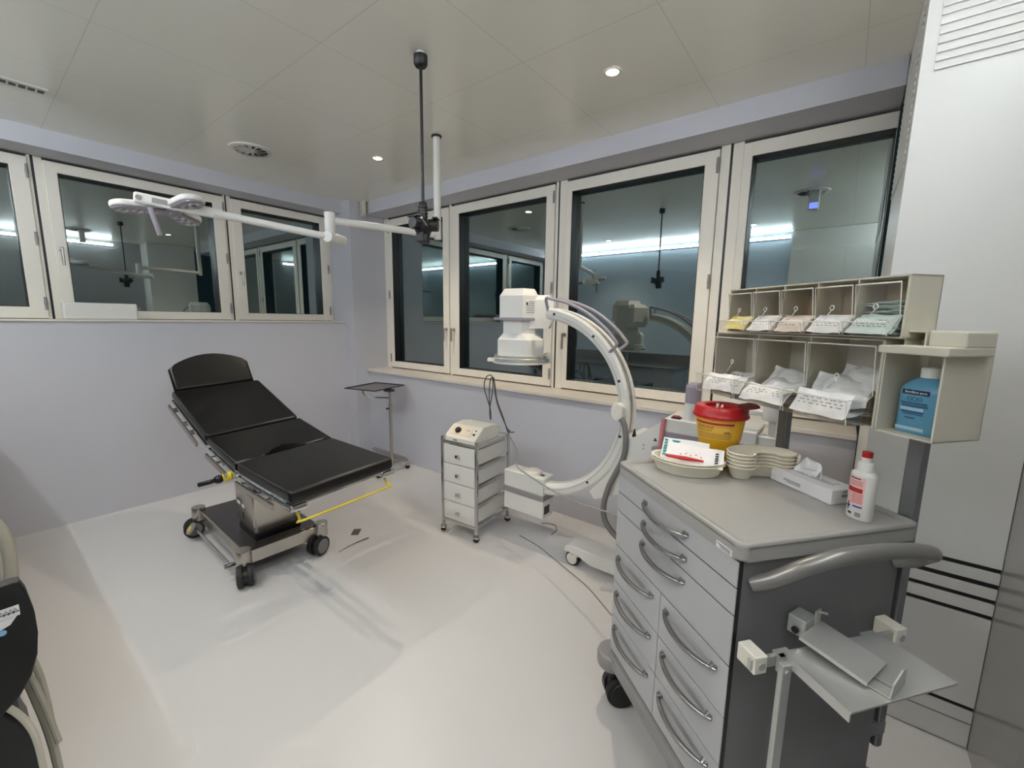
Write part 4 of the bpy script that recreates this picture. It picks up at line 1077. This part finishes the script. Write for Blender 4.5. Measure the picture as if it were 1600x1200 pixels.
# ---- tissue box
tx = tag(empty('tissue_box', T(0.2500, 0.471, ZT), TA), 'white tissue box with a tissue pulled up, standing near the back of the trolley top', 'tissue box')
m = MB(); m.box(-0.105, 0.105, -0.047, 0.047, 0, 0.042, 0.0012); m.build('carton', CARD, tx)
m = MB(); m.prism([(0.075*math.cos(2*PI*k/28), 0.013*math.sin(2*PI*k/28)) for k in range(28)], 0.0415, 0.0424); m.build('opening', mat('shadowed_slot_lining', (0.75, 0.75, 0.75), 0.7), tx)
m = MB()
for k in range(3): m.box(-0.005, 0.055-0.012*(k == 2), 0.0468, 0.0474, 0.020-k*0.004, 0.0215-k*0.004)
m.box(-0.072, -0.060, -0.008, -0.0065, 0.0419, 0.0424, M=Matrix.Rotation(0.1, 4, 'Z')); m.box(-0.074, -0.062, -0.016, -0.0145, 0.0419, 0.0424, M=Matrix.Rotation(0.1, 4, 'Z'))
m.build('printing', INKD, tx)
text('carton_text', 'zigap', 0.012, INKD, tx, frame_m((-0.1052, 0.0, 0.026), (0, -1, 0), (0, 0, 1)) @ Matrix.Shear('XY', 4, (0.25, 0.0)) if False else frame_m((-0.1052, 0.0, 0.025), (0, -1, 0), (0, 0, 1)))
m = MB(); m.tube([(-0.1052, 0.006, 0.032), (-0.1052, -0.006, 0.032), (-0.1052, -0.006, 0.037), (-0.1052, 0.006, 0.037)], 0.0006, seg=4, closed=True, smooth=0); m.build('carton_mark', INKD, tx)
mb = MB(); nx, ny = 18, 14; V = []
for j in range(ny+1):
    row = []
    for i in range(nx+1):
        a = i/nx*2-1; b_ = j/ny
        ww = 0.038*(0.9+0.45*b_)
        z = 0.040+0.048*math.sin(min(1, b_*1.25)*PI/2)*(1-0.35*abs(a)) - (0.025*max(0, b_-0.7)/0.3)
        y = 0.012*math.sin(a*5+b_*2)*(0.3+b_)+0.006*noise.noise(Vector((a*3, b_*3, 9)))+0.018*max(0, b_-0.6)
        x = a*ww+0.014*b_+0.006*noise.noise(Vector((a*2+5, b_*4, 2)))
        if a < -0.5: z = max(0.0432, z-0.04*(-a-0.5)*2*b_); x -= 0.01*b_
        row.append(mb.bm.verts.new((-x*0.95+0.022, y*0.9, z+max(0.0, z-0.044)*0.35)))
    V.append(row)
for j in range(ny):
    for i in range(nx):
        f = mb.bm.faces.new((V[j][i], V[j][i+1], V[j+1][i+1], V[j+1][i])); f.smooth = True
ts = mb.build('tissue', TISSUE, tx, sharp=180)
sol = ts.modifiers.new('thickness', 'SOLIDIFY'); sol.thickness = 0.0008

# ---- spray bottle
sp = tag(empty('spray_bottle', T(0.066, 0.425, ZT), TA), 'white spray bottle with a red tip and pink label on the trolley top', 'bottle')
m = MB(); R2 = lambda r, k, z: [(r*math.cos(2*PI*i/36), r*k*math.sin(2*PI*i/36), z) for i in range(36)]
m.loft([R2(0.029, 0.78, 0), R2(0.031, 0.78, 0.004), R2(0.031, 0.78, 0.118), R2(0.0295, 0.78, 0.124), R2(0.020, 0.85, 0.130), R2(0.0185, 0.9, 0.131)])
sbo = m.build('bottle_body', WPLAST, sp, sharp=60)
m = MB(); m.lathe([(0.0185, 0.130), (0.0185, 0.150), (0.0165, 0.153), (0.0125, 0.155), (0.0125, 0.167), (0.0, 0.167)], seg=28); m.box(0.008, 0.021, -0.005, 0.005, 0.135, 0.147, 0.002); m.build('spray_head', WPLAST, sp)
m = MB(); m.cyl((0, 0, 0.166), (0, 0, 0.182), 0.0115, seg=22, bev=0.001); m.build('spray_tip', REDP, sp)
def elab(m, z0, z1, a0, a1, off, n=14):
    P = [(((0.031+off)*math.cos(math.radians(a0+(a1-a0)*i/n))), ((0.031*0.78+off)*math.sin(math.radians(a0+(a1-a0)*i/n)))) for i in range(n+1)]
    for A, B in zip(P[:-1], P[1:]): m.quad((A[0], A[1], z0), (B[0], B[1], z0), (B[0], B[1], z1), (A[0], A[1], z1))
m = MB(); m.mi = 0; elab(m, 0.040, 0.116, 42, 128, 0.0004)
m.mi = 1; elab(m, 0.074, 0.086, 44, 120, 0.0008)
m.mi = 2
for k in range(3): elab(m, 0.092+k*0.005, 0.094+k*0.005, 52, 118, 0.0008)
for k in range(6): elab(m, 0.046+k*0.0045, 0.048+k*0.0045, 76+2*(k % 3), 124, 0.0008)
m.mi = 3; elab(m, 0.1095, 0.1125, 56, 108, 0.0008)
for k in range(3): elab(m, 0.010+k*0.004, 0.012+k*0.004, 100, 124, 0.0008)
elab(m, 0.012, 0.018, 66, 84, 0.0008)
m.mi = 4; elab(m, 0.034, 0.038, 86, 126, 0.0008)
elab(m, 0.031, 0.036, 52, 74, 0.0009); elab(m, 0.022, 0.045, 60, 67, 0.0009)
m.build('label', [PLAB, INKR, INKP, INKD, INKB], sbo)

# ---- packets in the upper bins
random.seed(21)
protos = {}
def pk(kind, name, w_, h_, th, m_, seeds):
    protos[kind] = [pouch(name, w_, h_, th, m_, s_, 0.022 if kind == 'film' else (0.010 if kind == 'card' else 0.005)) for s_ in seeds]
    for p in protos[kind]:
        mm = MB(); mm.mi = 0
        for k in range(16):
            for r_ in (0, 1, 2):
                if (k*7+r_*3+len(kind)) % 5 < 3: mm.box(-w_*0.40+k*w_*0.05, -w_*0.40+k*w_*0.05+w_*0.036, -h_*0.16+r_*h_*0.13, -h_*0.16+r_*h_*0.13+h_*0.028, th*0.42+0.0005, th*0.42+0.0009)
        if kind != 'film': mm.build('printing', INKO if kind == 'yellow' else INKD, p)
        else: mm.bm.free()
pk('yellow', 'sterile_packet', 0.096, 0.05, 0.012, POUCHY, (31, 32))
pk('white', 'sterile_packet', 0.098, 0.055, 0.013, POUCH, (41, 42))
pk('pink', 'sterile_packet', 0.098, 0.055, 0.013, POUCHP, (51, 52))
pk('green', 'sterile_packet', 0.098, 0.055, 0.013, POUCHG, (61, 62))
used = set()
def put(kind, P, rz, rx, ry, label, group, name=None):
    src = protos[kind][len(used) % len(protos[kind])] if protos[kind][0] in used and protos[kind][-1] in used else next(p for p in protos[kind] if p not in used)
    if src in used: o = copy_tree(src)
    else: o = src; used.add(src)
    place(o, P, rz, rx, ry); tag(o, label, 'packet', group)
    return o
bins = [('yellow', 'yellow and white packet lying in the leftmost upper bin', 'yellow packets in the leftmost upper bin', 5),
        ('white', 'white packet lying in the second upper bin from the left', 'white packets in the second upper bin', 6),
        ('pink', 'pinkish packet lying in the middle upper bin', 'pinkish packets in the middle upper bin', 6),
        ('white', 'white packet lying in the fourth upper bin from the left', 'white packets in the fourth upper bin', 6),
        ('green', 'pale greenish packet in the tall pile of the rightmost upper bin', 'packets piled in the rightmost upper bin', 11)]
for i, (kd, lb, gp, n) in enumerate(bins):
    uc = 0.588-0.006-bwU*(i+0.5)
    for k in range(n):
        front = k < 4
        zz = 1.4810+0.0095*(k if front else k-4)+(0.0 if front else 0.003)
        if i == 4 and not front: zz = 1.487+0.0115*(k-4)
        vv = 0.390 if front else 0.447
        rx_ = random.uniform(-0.04, 0.04); rz_ = random.uniform(-0.03, 0.03)
        if k in (2, 3): zz = 1.4985+0.004*(k-2); rx_ = math.radians(-48-10*(k-2)); vv = 0.384+0.013*(k-2)
        elif front: vv = 0.42; zz = 1.481+0.0095*k
        elif i == 4: rz_ = random.uniform(-0.16, 0.16); rx_ = random.uniform(-0.12, 0.12)
        put(kd, T(uc+random.uniform(-0.002, 0.002), vv, zz), rz_, rx_, random.uniform(-0.05, 0.05), lb, gp)
# ---- crumpled pouches in the lower bins
pk('film', 'plastic_pouch', 0.16, 0.095, 0.030, FILM, (71, 72))
pk('card', 'sterile_packet', 0.15, 0.07, 0.010, POUCH, (81, 82, 83))
low = [('leftmost', [('card', -0.01, 0.355, 1.290, 14, 52), ('card', 0.015, 0.385, 1.285, -18, 40), ('film', 0.0, 0.43, 1.280, 15, 20), ('card', 0.01, 0.45, 1.300, 8, 30)]),
       ('middle', [('card', -0.005, 0.350, 1.284, 8, 42), ('film', 0.0, 0.40, 1.300, -10, 35), ('film', -0.01, 0.45, 1.325, 12, 40), ('card', 0.02, 0.45, 1.270, 0, 5)]),
       ('rightmost', [('card', 0.0, 0.347, 1.290, 4, 60), ('card', 0.01, 0.40, 1.268, -5, 8), ('film', 0.0, 0.415, 1.325, 8, 50), ('film', -0.01, 0.455, 1.345, -18, 60), ('card', 0.0, 0.45, 1.270, 3, 3)])]
for i, (nm, L_) in enumerate(low):
    uc = 0.640-0.006-bwL*(i+0.5)
    for kd, du, vv, zz, rz, rx in L_:
        put(kd, T(uc+du, vv, zz), math.radians(rz), math.radians(-rx), 0.0,
            ('crumpled clear pouch' if kd == 'film' else 'white printed packet')+' in the %s lower bin' % nm, ('clear pouches' if kd == 'film' else 'printed packets')+' in the %s lower bin' % nm)

# ================================================================== SURGICAL LAMP
lp = tag(empty('surgical_lamp', (-2.258, 2.068, ZC)), 'white three-lobed surgical lamp on a jointed arm hanging from a ceiling pole', 'surgical lamp')
LO = Vector((-2.258, 2.068, ZC))
def lf(mb, name, mm, parent=None, **k): mb.xf(Matrix.Translation(-LO)); return mb.build(name, mm, parent or lp, **k)
m = MB(); m.cyl((-2.258, 2.068, 2.035), (-2.258, 2.068, ZC), 0.024, seg=24, bev=0.003); lf(m, 'ceiling_pole', WPLAST)
m = MB(); m.lathe([(0.024, -0.012), (0.034, -0.010), (0.034, -0.001), (0.024, -0.001)], c=(-2.258, 2.068, ZC), seg=24); lf(m, 'pole_collar', BPLAST)
J = Vector((-2.44, 1.395, 2.06)); PB = Vector((-2.258, 2.068, 2.065))
m = MB(); m.cyl(PB, J, 0.0215, seg=20); lf(m, 'horizontal_arm', WPLAST)
d1 = (J-PB).normalized()
m = MB(); m.cyl(J+Vector((0, 0, -0.075)), J+Vector((0, 0, 0.045)), 0.030, seg=24, bev=0.004)
ax_ = Vector((-0.446, 0.83, 0)).normalized()
m.cyl(J+Vector((0, 0, -0.095))-ax_*0.035, J+Vector((0, 0, -0.095))+ax_*0.13, 0.032, seg=28, bev=0.004); lf(m, 'elbow_joint', WPLAST)
H = Vector((-2.764, 0.602, 2.06)); E0 = J+Vector((0, 0, -0.095))
m = MB(); K = E0.lerp(H, 0.62)
m.cyl(E0, K, 0.020, seg=18); m.cyl(K, K.lerp(H, 0.08), 0.0225, seg=18)
dd = (H-K).normalized()
m.box(-0.02, (H-K).length+0.015, -0.012, 0.012, -0.026, 0.026, 0.010, M=frame_m(K.lerp(H, 0.02), dd, Vector((0, 0, 1)).cross(dd)))
arm_ = lf(m, 'spring_arm', WPLAST)
m = MB(); sdv = Vector((0, 0, 1)).cross(dd); m.cyl(H-sdv*0.016, H+sdv*0.016, 0.012, seg=16); m.box(-0.16, -0.05, 0.0118, 0.0128, -0.012, 0.012, M=frame_m(H, dd, sdv)); lf(m, 'pivot_bolt', GREYP, arm_)
# head: three lobes with lenses underneath
HC = Vector((-2.797, 0.727, 2.031))
nrm_ = Vector((-0.15, -0.05, 1)).normalized()
def lobe(tip):
    dx = Vector(tip)-HC; dx = (dx-nrm_*dx.dot(nrm_)); L_ = dx.length; dx.normalize(); dy = nrm_.cross(dx)
    Mx = Matrix(((dx.x, dy.x, nrm_.x, HC.x), (dx.y, dy.y, nrm_.y, HC.y), (dx.z, dy.z, nrm_.z, HC.z), (0, 0, 0, 1)))
    wdt = 0.058; n = 12
    poly = [(0.0, -wdt*0.8)]+[(L_-wdt+wdt*math.sin(PI*k/n), -wdt*math.cos(PI*k/n)) for k in range(n+1)]+[(0.0, wdt*0.8)]
    m = MB(); m.prism(poly, -0.006, 0.024, M=Mx, bev=0.008); ob = lf(m, 'lamp_lobe', WPLAST, sharp=50, wn=True)
    inner = [(x*0.96+0.004, y*0.86) for x, y in poly]
    m = MB(); m.prism(inner, -0.016, -0.005, M=Mx, bev=0.004); u_ = lf(m, 'lens_cover', LENS, ob)
    for t in (0.32, 0.56, 0.80):
        m = MB(); m.lathe([(0.0, -0.0155), (0.020, -0.0165), (0.023, -0.0175), (0.025, -0.0160)], seg=20); m.xf(Mx @ Matrix.Translation((L_*t, 0, 0))); lf(m, 'led_lens', REFL, u_)
for tp in ((-2.845, 0.503, 2.013), (-2.577, 0.793, 2.068), (-2.970, 0.884, 2.013)): lobe(tp)
HM = Matrix.Translation(HC) @ Vector((0, 0, 1)).rotation_difference(nrm_).to_matrix().to_4x4()
m = MB(); m.lathe([(0.0, 0.032), (0.045, 0.028), (0.060, 0.015), (0.060, -0.006), (0.0, -0.016)], seg=28); m.xf(HM); lf(m, 'lamp_hub', WPLAST)
m = MB(); m.cyl((-2.768, 0.640, 2.028), (-2.755, 0.668, 1.893), 0.0135, 0.012, seg=18, bev=0.003); lf(m, 'sterile_handle', LILAC)
m = MB(); m.tube([H, H+Vector((-0.01, 0.01, -0.02)), HC+nrm_*0.02+Vector((0.0, -0.04, 0))], 0.012, seg=12); lf(m, 'head_yoke', WPLAST)

# ================================================================== HANGING SOCKET
pd = tag(empty('hanging_socket', (-1.65, 1.42, ZC)), 'black multi-way power socket hanging on a black cord from the ceiling', 'power socket')
m = MB(); m.mi = 0; m.lathe([(0.0, -0.062), (0.024, -0.060), (0.031, -0.05), (0.031, -0.014), (0.024, -0.010), (0.0, -0.010)], seg=22); m.mi = 1; m.lathe([(0.0, -0.012), (0.018, -0.010), (0.020, 0.0), (0.0, 0.0)], seg=20); m.build('ceiling_rose', [BPLAST, WPLAST], pd)
m = MB(); m.cyl((0, 0, -0.66), (0, 0, -0.055), 0.007, seg=10); m.build('cord', BPLAST, pd)
m = MB(); m.cyl((0, 0, -0.735), (0, 0, -0.645), 0.021, 0.018, seg=18, bev=0.004)
for k in range(4): m.cyl((0, 0, -0.672-k*0.014), (0, 0, -0.667-k*0.014), 0.0225, seg=18)
m.build('cord_grip', BPLAST, pd)
m = MB(); m.lathe([(0.0, -0.725), (0.035, -0.728), (0.045, -0.745), (0.047, -0.765), (0.036, -0.785), (0.030, -0.80), (0.0, -0.80)], seg=20)
sk = m.build('socket_body', BPLAST, pd)
for k in range(3):
    a = math.radians(35+k*120); dx, dy = math.cos(a), math.sin(a)
    m = MB(); m.cyl((dx*0.03, dy*0.03, -0.752), (dx*0.072, dy*0.072, -0.752), 0.028, seg=18, bev=0.003); m.box(-0.012, 0.012, -0.03, 0.03, 0.026, 0.034, 0.002, M=frame_m((dx*0.062, dy*0.062, -0.752), (dx, dy, 0), (-dy, dx, 0))); m.build('outlet', BPLAST, sk)
m = MB(); m.cyl((0.005, 0.0, -0.795), (0.005, 0, -0.835), 0.027, seg=18, bev=0.003); m.box(-0.02, 0.032, -0.032, -0.024, -0.83, -0.79, 0.002); m.build('outlet', BPLAST, sk)
m = MB(); m.box(0.006, 0.022, -0.0225, -0.0215, -0.735, -0.718); m.build('paper_tag', WLAB, pd)
m = MB(); m.tube([(0.035, -0.035, -0.725), (0.05, -0.045, -0.74), (0.06, -0.03, -0.765)], 0.0015, seg=6); m.build('wire', GREYP, pd)

# ================================================================== CEILING AND WALL FITTINGS
def diffuser(x, y, label):
    t = tag(empty('air_diffuser', (x, y, ZC)), label, 'air vent')
    m = MB(); m.lathe([(0.105, -0.010), (0.125, -0.012), (0.142, -0.006), (0.145, -0.0005), (0.105, -0.0005)], seg=44); m.build('ring', WPLAST, t)
    m = MB(); m.lathe([(0.0, -0.001), (0.108, -0.001)], seg=36); m.build('duct_face', BPLAST, t)
    m = MB()
    for k in range(12):
        a = 2*PI*k/12
        m.box(0.018, 0.106, -0.011, 0.011, -0.0075, -0.006, M=Matrix.Rotation(a, 4, 'Z') @ Matrix.Rotation(math.radians(14), 4, 'X'))
    m.cyl((0, 0, -0.010), (0, 0, -0.002), 0.022, seg=20)
    m.build('swirl_blade', WPLAST, t)
diffuser(-3.535, 1.44, 'round swirl air vent in the ceiling above the operating table')
diffuser(-0.37, 1.20, 'round swirl air vent in the ceiling, visible reflected in the rightmost window')
vt = tag(empty('linear_vent', (-3.58, 0.20, ZC)), 'narrow slotted air vent in the ceiling at the upper left edge', 'air vent')
MB().box(-0.05, 0.05, -0.235, 0.235, -0.006, -0.0005, 0.002).build('frame', WPLAST, vt)
m = MB()
for k in range(13): m.box(-0.022, 0.022, -0.21+k*0.034, -0.21+k*0.034+0.025, -0.0075, -0.0058)
m.build('slot', mat('dark_slot', (0.30, 0.29, 0.28), 0.5), vt)
se = tag(empty('wall_sensor', (-4.075, 2.70, 2.582)), 'small white detector fixed in the corner just under the ceiling', 'detector')
m = MB(); m.prism([(-0.034, 0.094), (-0.034, -0.015)]+[(-0.034+0.068*k/8, -0.015-0.022*math.sin(PI*k/8)) for k in range(1, 8)]+[(0.034, -0.015), (0.034, 0.094)], -0.018, 0.018, M=Matrix.Rotation(math.radians(-20), 4, 'Z') @ frame_m((0, 0, 0), (1, 0, 0), (0, 0, 1)), bev=0.004); m.xf(Matrix.Diagonal((1.25, 1, 1.2, 1))).build('case', CREAM, se)
m = MB(); 
for z in (0.018, 0.0): m.cyl((0, -0.0175, z), (0, -0.0195, z), 0.005, seg=10)
m.xf(Matrix.Rotation(math.radians(-20), 4, 'Z')).build('sensor_eye', BPLAST, se)

# box on the left sill
o = MB().box(-0.055, 0.055, -0.2, 0.2, 0, 0.118, 0.010).build('paper_roll_box', WPLAST); o.location = (-4.36, 0.655, 1.4625)
tag(o, 'long white box lying on the window sill at the left', 'box')

# ================================================================== AIR HANDLING CABINET (white, right)
ac = tag(empty('air_cabinet', (0.3, 2.05, 0)), 'tall white ventilation cabinet with slotted grilles reaching the ceiling at the right', 'cabinet')
LX0, LX1 = 0.108-0.3, 0.497-0.3
m = MB()
# front built from panels between the slots
up_s = [2.511, 2.487, 2.459, 2.431, 2.404, 2.377, 2.352, 2.326]
lowz = [(0.676, 0.694), (0.618, 0.638), (0.563, 0.581), (0.504, 0.522), (0.145, 0.164)]
zs = 0.003
for a, b_ in sorted(lowz):
    m.box(LX0, LX1, 0.0, 0.03, zs, a, 0.0012); zs = b_
m.box(LX0, LX1, 0.0, 0.03, zs, ZC-0.002, 0.0012)
m.box(LX0, LX1, 0.03, 0.66, 0.003, ZC-0.002, 0.002)
cabm = m.build('casing', CORE, ac)
m = MB(); m.box(LX0+0.002, LX1-0.001, 0.012, 0.031, 0.12, 0.70); m.build('slot_lining', BPLAST, ac)
m = MB()
m.box(LX0+0.001, LX1-0.001, -0.0012, 0.001, 0.0985, 0.1005); m.build('toe_joint', BPLAST, cabm)
# embossed louvres at the top: ramps that open downwards
for z in up_s+[2.538, 2.565, 2.592, 2.619, 2.646, 2.672]:
    m = MB()
    x0_, x1_ = 0.1435-0.3, LX1
    m.prism([(0.0, z+0.020), (-0.006, z+0.003), (-0.006, z), (0.004, z+0.001), (0.004, z+0.020)], x0_+0.008, x1_, M=frame_m((0, 0, 0), (0, 1, 0), (0, 0, 1)))
    m.prism([(0.0, z+0.019), (-0.006, z+0.003), (-0.006, z), (0.0, z)], x0_, x0_+0.008, M=frame_m((0, 0, 0), (0, 1, 0), (0, 0, 1)))
    m.build('louvre', CORE, ac)
m = MB()
for k in range(22):
    z = 2.06+k*0.025; m.box(LX0-0.005, LX0, 0.10, 0.60, z, z+0.014, 0.003)
m.build('side_grille', CORE, ac)

bl = tag(empty('ceiling_device', (-0.34, 1.23, ZC)), 'small white ceiling device with a blue light, reflected in the rightmost window', 'device')
MB().box(-0.04, 0.04, -0.03, 0.03, -0.17, -0.001, 0.006).build('case', WPLAST, bl)
BLM = bpy.data.materials.new('blue_indicator'); BLM.use_nodes = True
_b = BLM.node_tree.nodes['Principled BSDF']; _b.inputs['Emission Color'].default_value = (0.16, 0.22, 1.0, 1); _b.inputs['Emission Strength'].default_value = 1.6
MB().box(-0.032, 0.032, 0.0305, 0.034, -0.16, -0.11).build('indicator', BLM, bl)

# ================================================================== FLOOR MARKS
o = MB().box(-0.043, 0.043, -0.026, 0.026, 0, 0.0015).build('floor_plate', DFLOOR); o.location = (-2.588, 1.566, 0.0); o.rotation_euler = (0, 0, math.radians(-48)); tag(o, 'small square metal plate let into the floor beyond the operating table', 'floor plate')
m = MB(); m.tube([(-2.445, 1.571, 0.004), (-2.452, 1.46, 0.004), (-2.438, 1.345, 0.003)], [0.0035, 0.0035, 0.003, 0.003, 0.002, 0.002, 0.0015, 0.001, 0.001], seg=6); o = m.build('thin_rod', BPLAST); tag(o, 'thin dark rod lying on the floor beside the right castor of the operating table', 'rod')

# ================================================================== LEFT FOREGROUND EQUIPMENT (cut by the frame)
eq = tag(empty('equipment_cart', (-1.42, -0.22, 0)), 'black and grey equipment cart with hoses cut off by the left edge of the photo', 'equipment cart')
EO = Vector((-1.42, -0.22, 0))
def ef(mb, name, mm, parent=None, **k): mb.xf(Matrix.Translation(-EO)); return mb.build(name, mm, parent or eq, **k)
# black curved panel: edge reaches (-1.2, 0.027) at z .72-.99
view = Vector((-1.2, 0.0, 0)).normalized(); side = Vector((0, 1, 0))
prof = [(0.003, 0.992), (0.017, 0.992), (0.024, 0.97), (0.030, 0.92), (0.030, 0.875), (0.025, 0.83), (0.013, 0.79), (-0.006, 0.757), (-0.03, 0.735), (-0.22, 0.70), (-0.22, 0.98)]
m = MB(); m.prism([(y, z) for y, z in prof], -0.03, 0.0, M=frame_m((-1.2, 0, 0), (0, 1, 0), (0, 0, 1)), bev=0.004); pn = ef(m, 'black_panel', BPLAST)
m = MB(); m.mi = 0; m.box(-1.1998, -1.1990, -0.040, 0.012, 0.926, 0.947, 0.0); m.prism([(-0.04, 0.924), (0.008, 0.926), (-0.002, 0.912), (-0.018, 0.906), (-0.022, 0.916), (-0.04, 0.914)], 0.0002, 0.0008, M=frame_m((-1.2, 0, 0), (0, 1, 0), (0, 0, 1))); m.mi = 1
for k in range(5): m.tube([(-1.1988, -0.02+k*0.006, 0.932), (-1.1988, -0.017+k*0.006, 0.942), (-1.1988, -0.013+k*0.006, 0.934)], 0.0006, seg=4, smooth=0)
m.box(-1.1988, -1.1985, -0.035, 0.010, 0.934, 0.9355)
m.mi = 2; m.cyl((-1.1995, -0.013, 0.901), (-1.1985, -0.013, 0.901), 0.0055, seg=16); ef(m, 'sticker', [WLAB, INKD, mat('pale_blue_sticker', (0.55, 0.72, 0.88), 0.5)], pn)
m = MB(); m.tube([(-1.5, -0.06, 1.12), (-1.5, -0.018, 1.06), (-1.5, 0.008, 1.0), (-1.5, 0.014, 0.94), (-1.5, 0.010, 0.86), (-1.5, 0.004, 0.80)], 0.012, seg=12); ef(m, 'grey_upright', BHOSE)
m = MB(); m.box(-1.52, -1.34, -0.30, -0.03, 0.10, 0.98, 0.02); ef(m, 'cart_body', GREYP)
m = MB(); m.prism([(-0.20, 0.70), (-0.05, 0.755), (-0.030, 0.74), (-0.010, 0.70), (0.0, 0.65), (0.003, 0.58), (0.003, 0.50), (-0.20, 0.50)], -0.0, 0.12, M=frame_m((-1.33, 0, 0), (0, 1, 0), (0, 0, 1)), bev=0.006); bp = ef(m, 'lower_tray', BPLAST)
m = MB(); m.tube([(-1.212, -0.20, 0.708), (-1.212, -0.05, 0.763), (-1.212, -0.026, 0.745), (-1.212, -0.006, 0.70), (-1.212, 0.004, 0.65), (-1.212, 0.007, 0.58), (-1.212, 0.007, 0.50)], 0.006, seg=8); ef(m, 'tray_edge', CREAM, bp)
m = MB(); m.tube([(-1.245, -0.02, 0.84), (-1.245, 0.004, 0.80), (-1.24, 0.022, 0.70), (-1.23, 0.034, 0.60)], 0.0055, seg=8); m.tube([(-1.26, -0.03, 0.84), (-1.26, -0.002, 0.79), (-1.255, 0.014, 0.70), (-1.25, 0.026, 0.58), (-1.25, 0.03, 0.40)], 0.0075, seg=8); m.tube([(-1.29, 0.0, 0.86), (-1.29, 0.014, 0.80), (-1.285, 0.026, 0.72), (-1.28, 0.03, 0.60)], 0.006, seg=8); ef(m, 'hose', BHOSE)
m = MB(); m.box(-1.62, -1.24, -0.32, 0.0, 0.06, 0.11, 0.015); ef(m, 'cart_base', GREYP)
for x, y in ((-1.58, -0.28), (-1.28, -0.28), (-1.58, -0.04), (-1.28, -0.04)):
    m = MB(); m.cyl((x, y-0.012, 0.03), (x, y+0.012, 0.03), 0.03, seg=18); m.cyl((x, y, 0.03), (x, y, 0.07), 0.01, seg=8); ef(m, 'castor', TYRE)

# ================================================================== BEHIND THE CAMERA (seen in the window reflections)
sk_ = tag(empty('sink_counter', (-3.0, -0.35, 0)), 'stainless steel counter with a raised back edge, seen reflected in the long windows', 'counter')
m = MB(); m.box(-1.26, 1.17, -0.345, 0.345, 0.82, 0.86, 0.006); m.box(-1.26, 1.17, -0.345, -0.325, 0.86, 1.0, 0.003); m.build('worktop', STAINLESS, sk_)
m = MB(); m.box(-1.22, 1.12, -0.34, 0.30, 0.10, 0.82, 0.004); m.build('base_cabinet', mat('grey_cabinet', (0.62, 0.63, 0.65), 0.45), sk_)
m = MB(); m.box(-1.2, 1.1, -0.34, 0.25, 0.0, 0.10); m.build('plinth', BPLAST, sk_)
m = MB(); m.tube([(0.2, -0.28, 0.86), (0.2, -0.28, 1.05), (0.2, -0.2, 1.12), (0.2, -0.12, 1.06)], 0.012, seg=10); m.build('tap', CHROME, sk_)
wc = tag(empty('wall_cupboard', (-0.09, -0.66, 0)), 'white full-height cupboard behind the camera, seen reflected in the rightmost window', 'cupboard')
MB().box(-0.57, 0.585, -0.035, 0.02, 0.003, ZC-0.003, 0.002).build('carcass', CORE, wc)
for x0_, x1_ in ((-0.565, -0.002), (0.002, 0.58)): MB().box(x0_, x1_, 0.021, 0.038, 0.08, 2.45, 0.002).build('cupboard_door', CORE, wc)
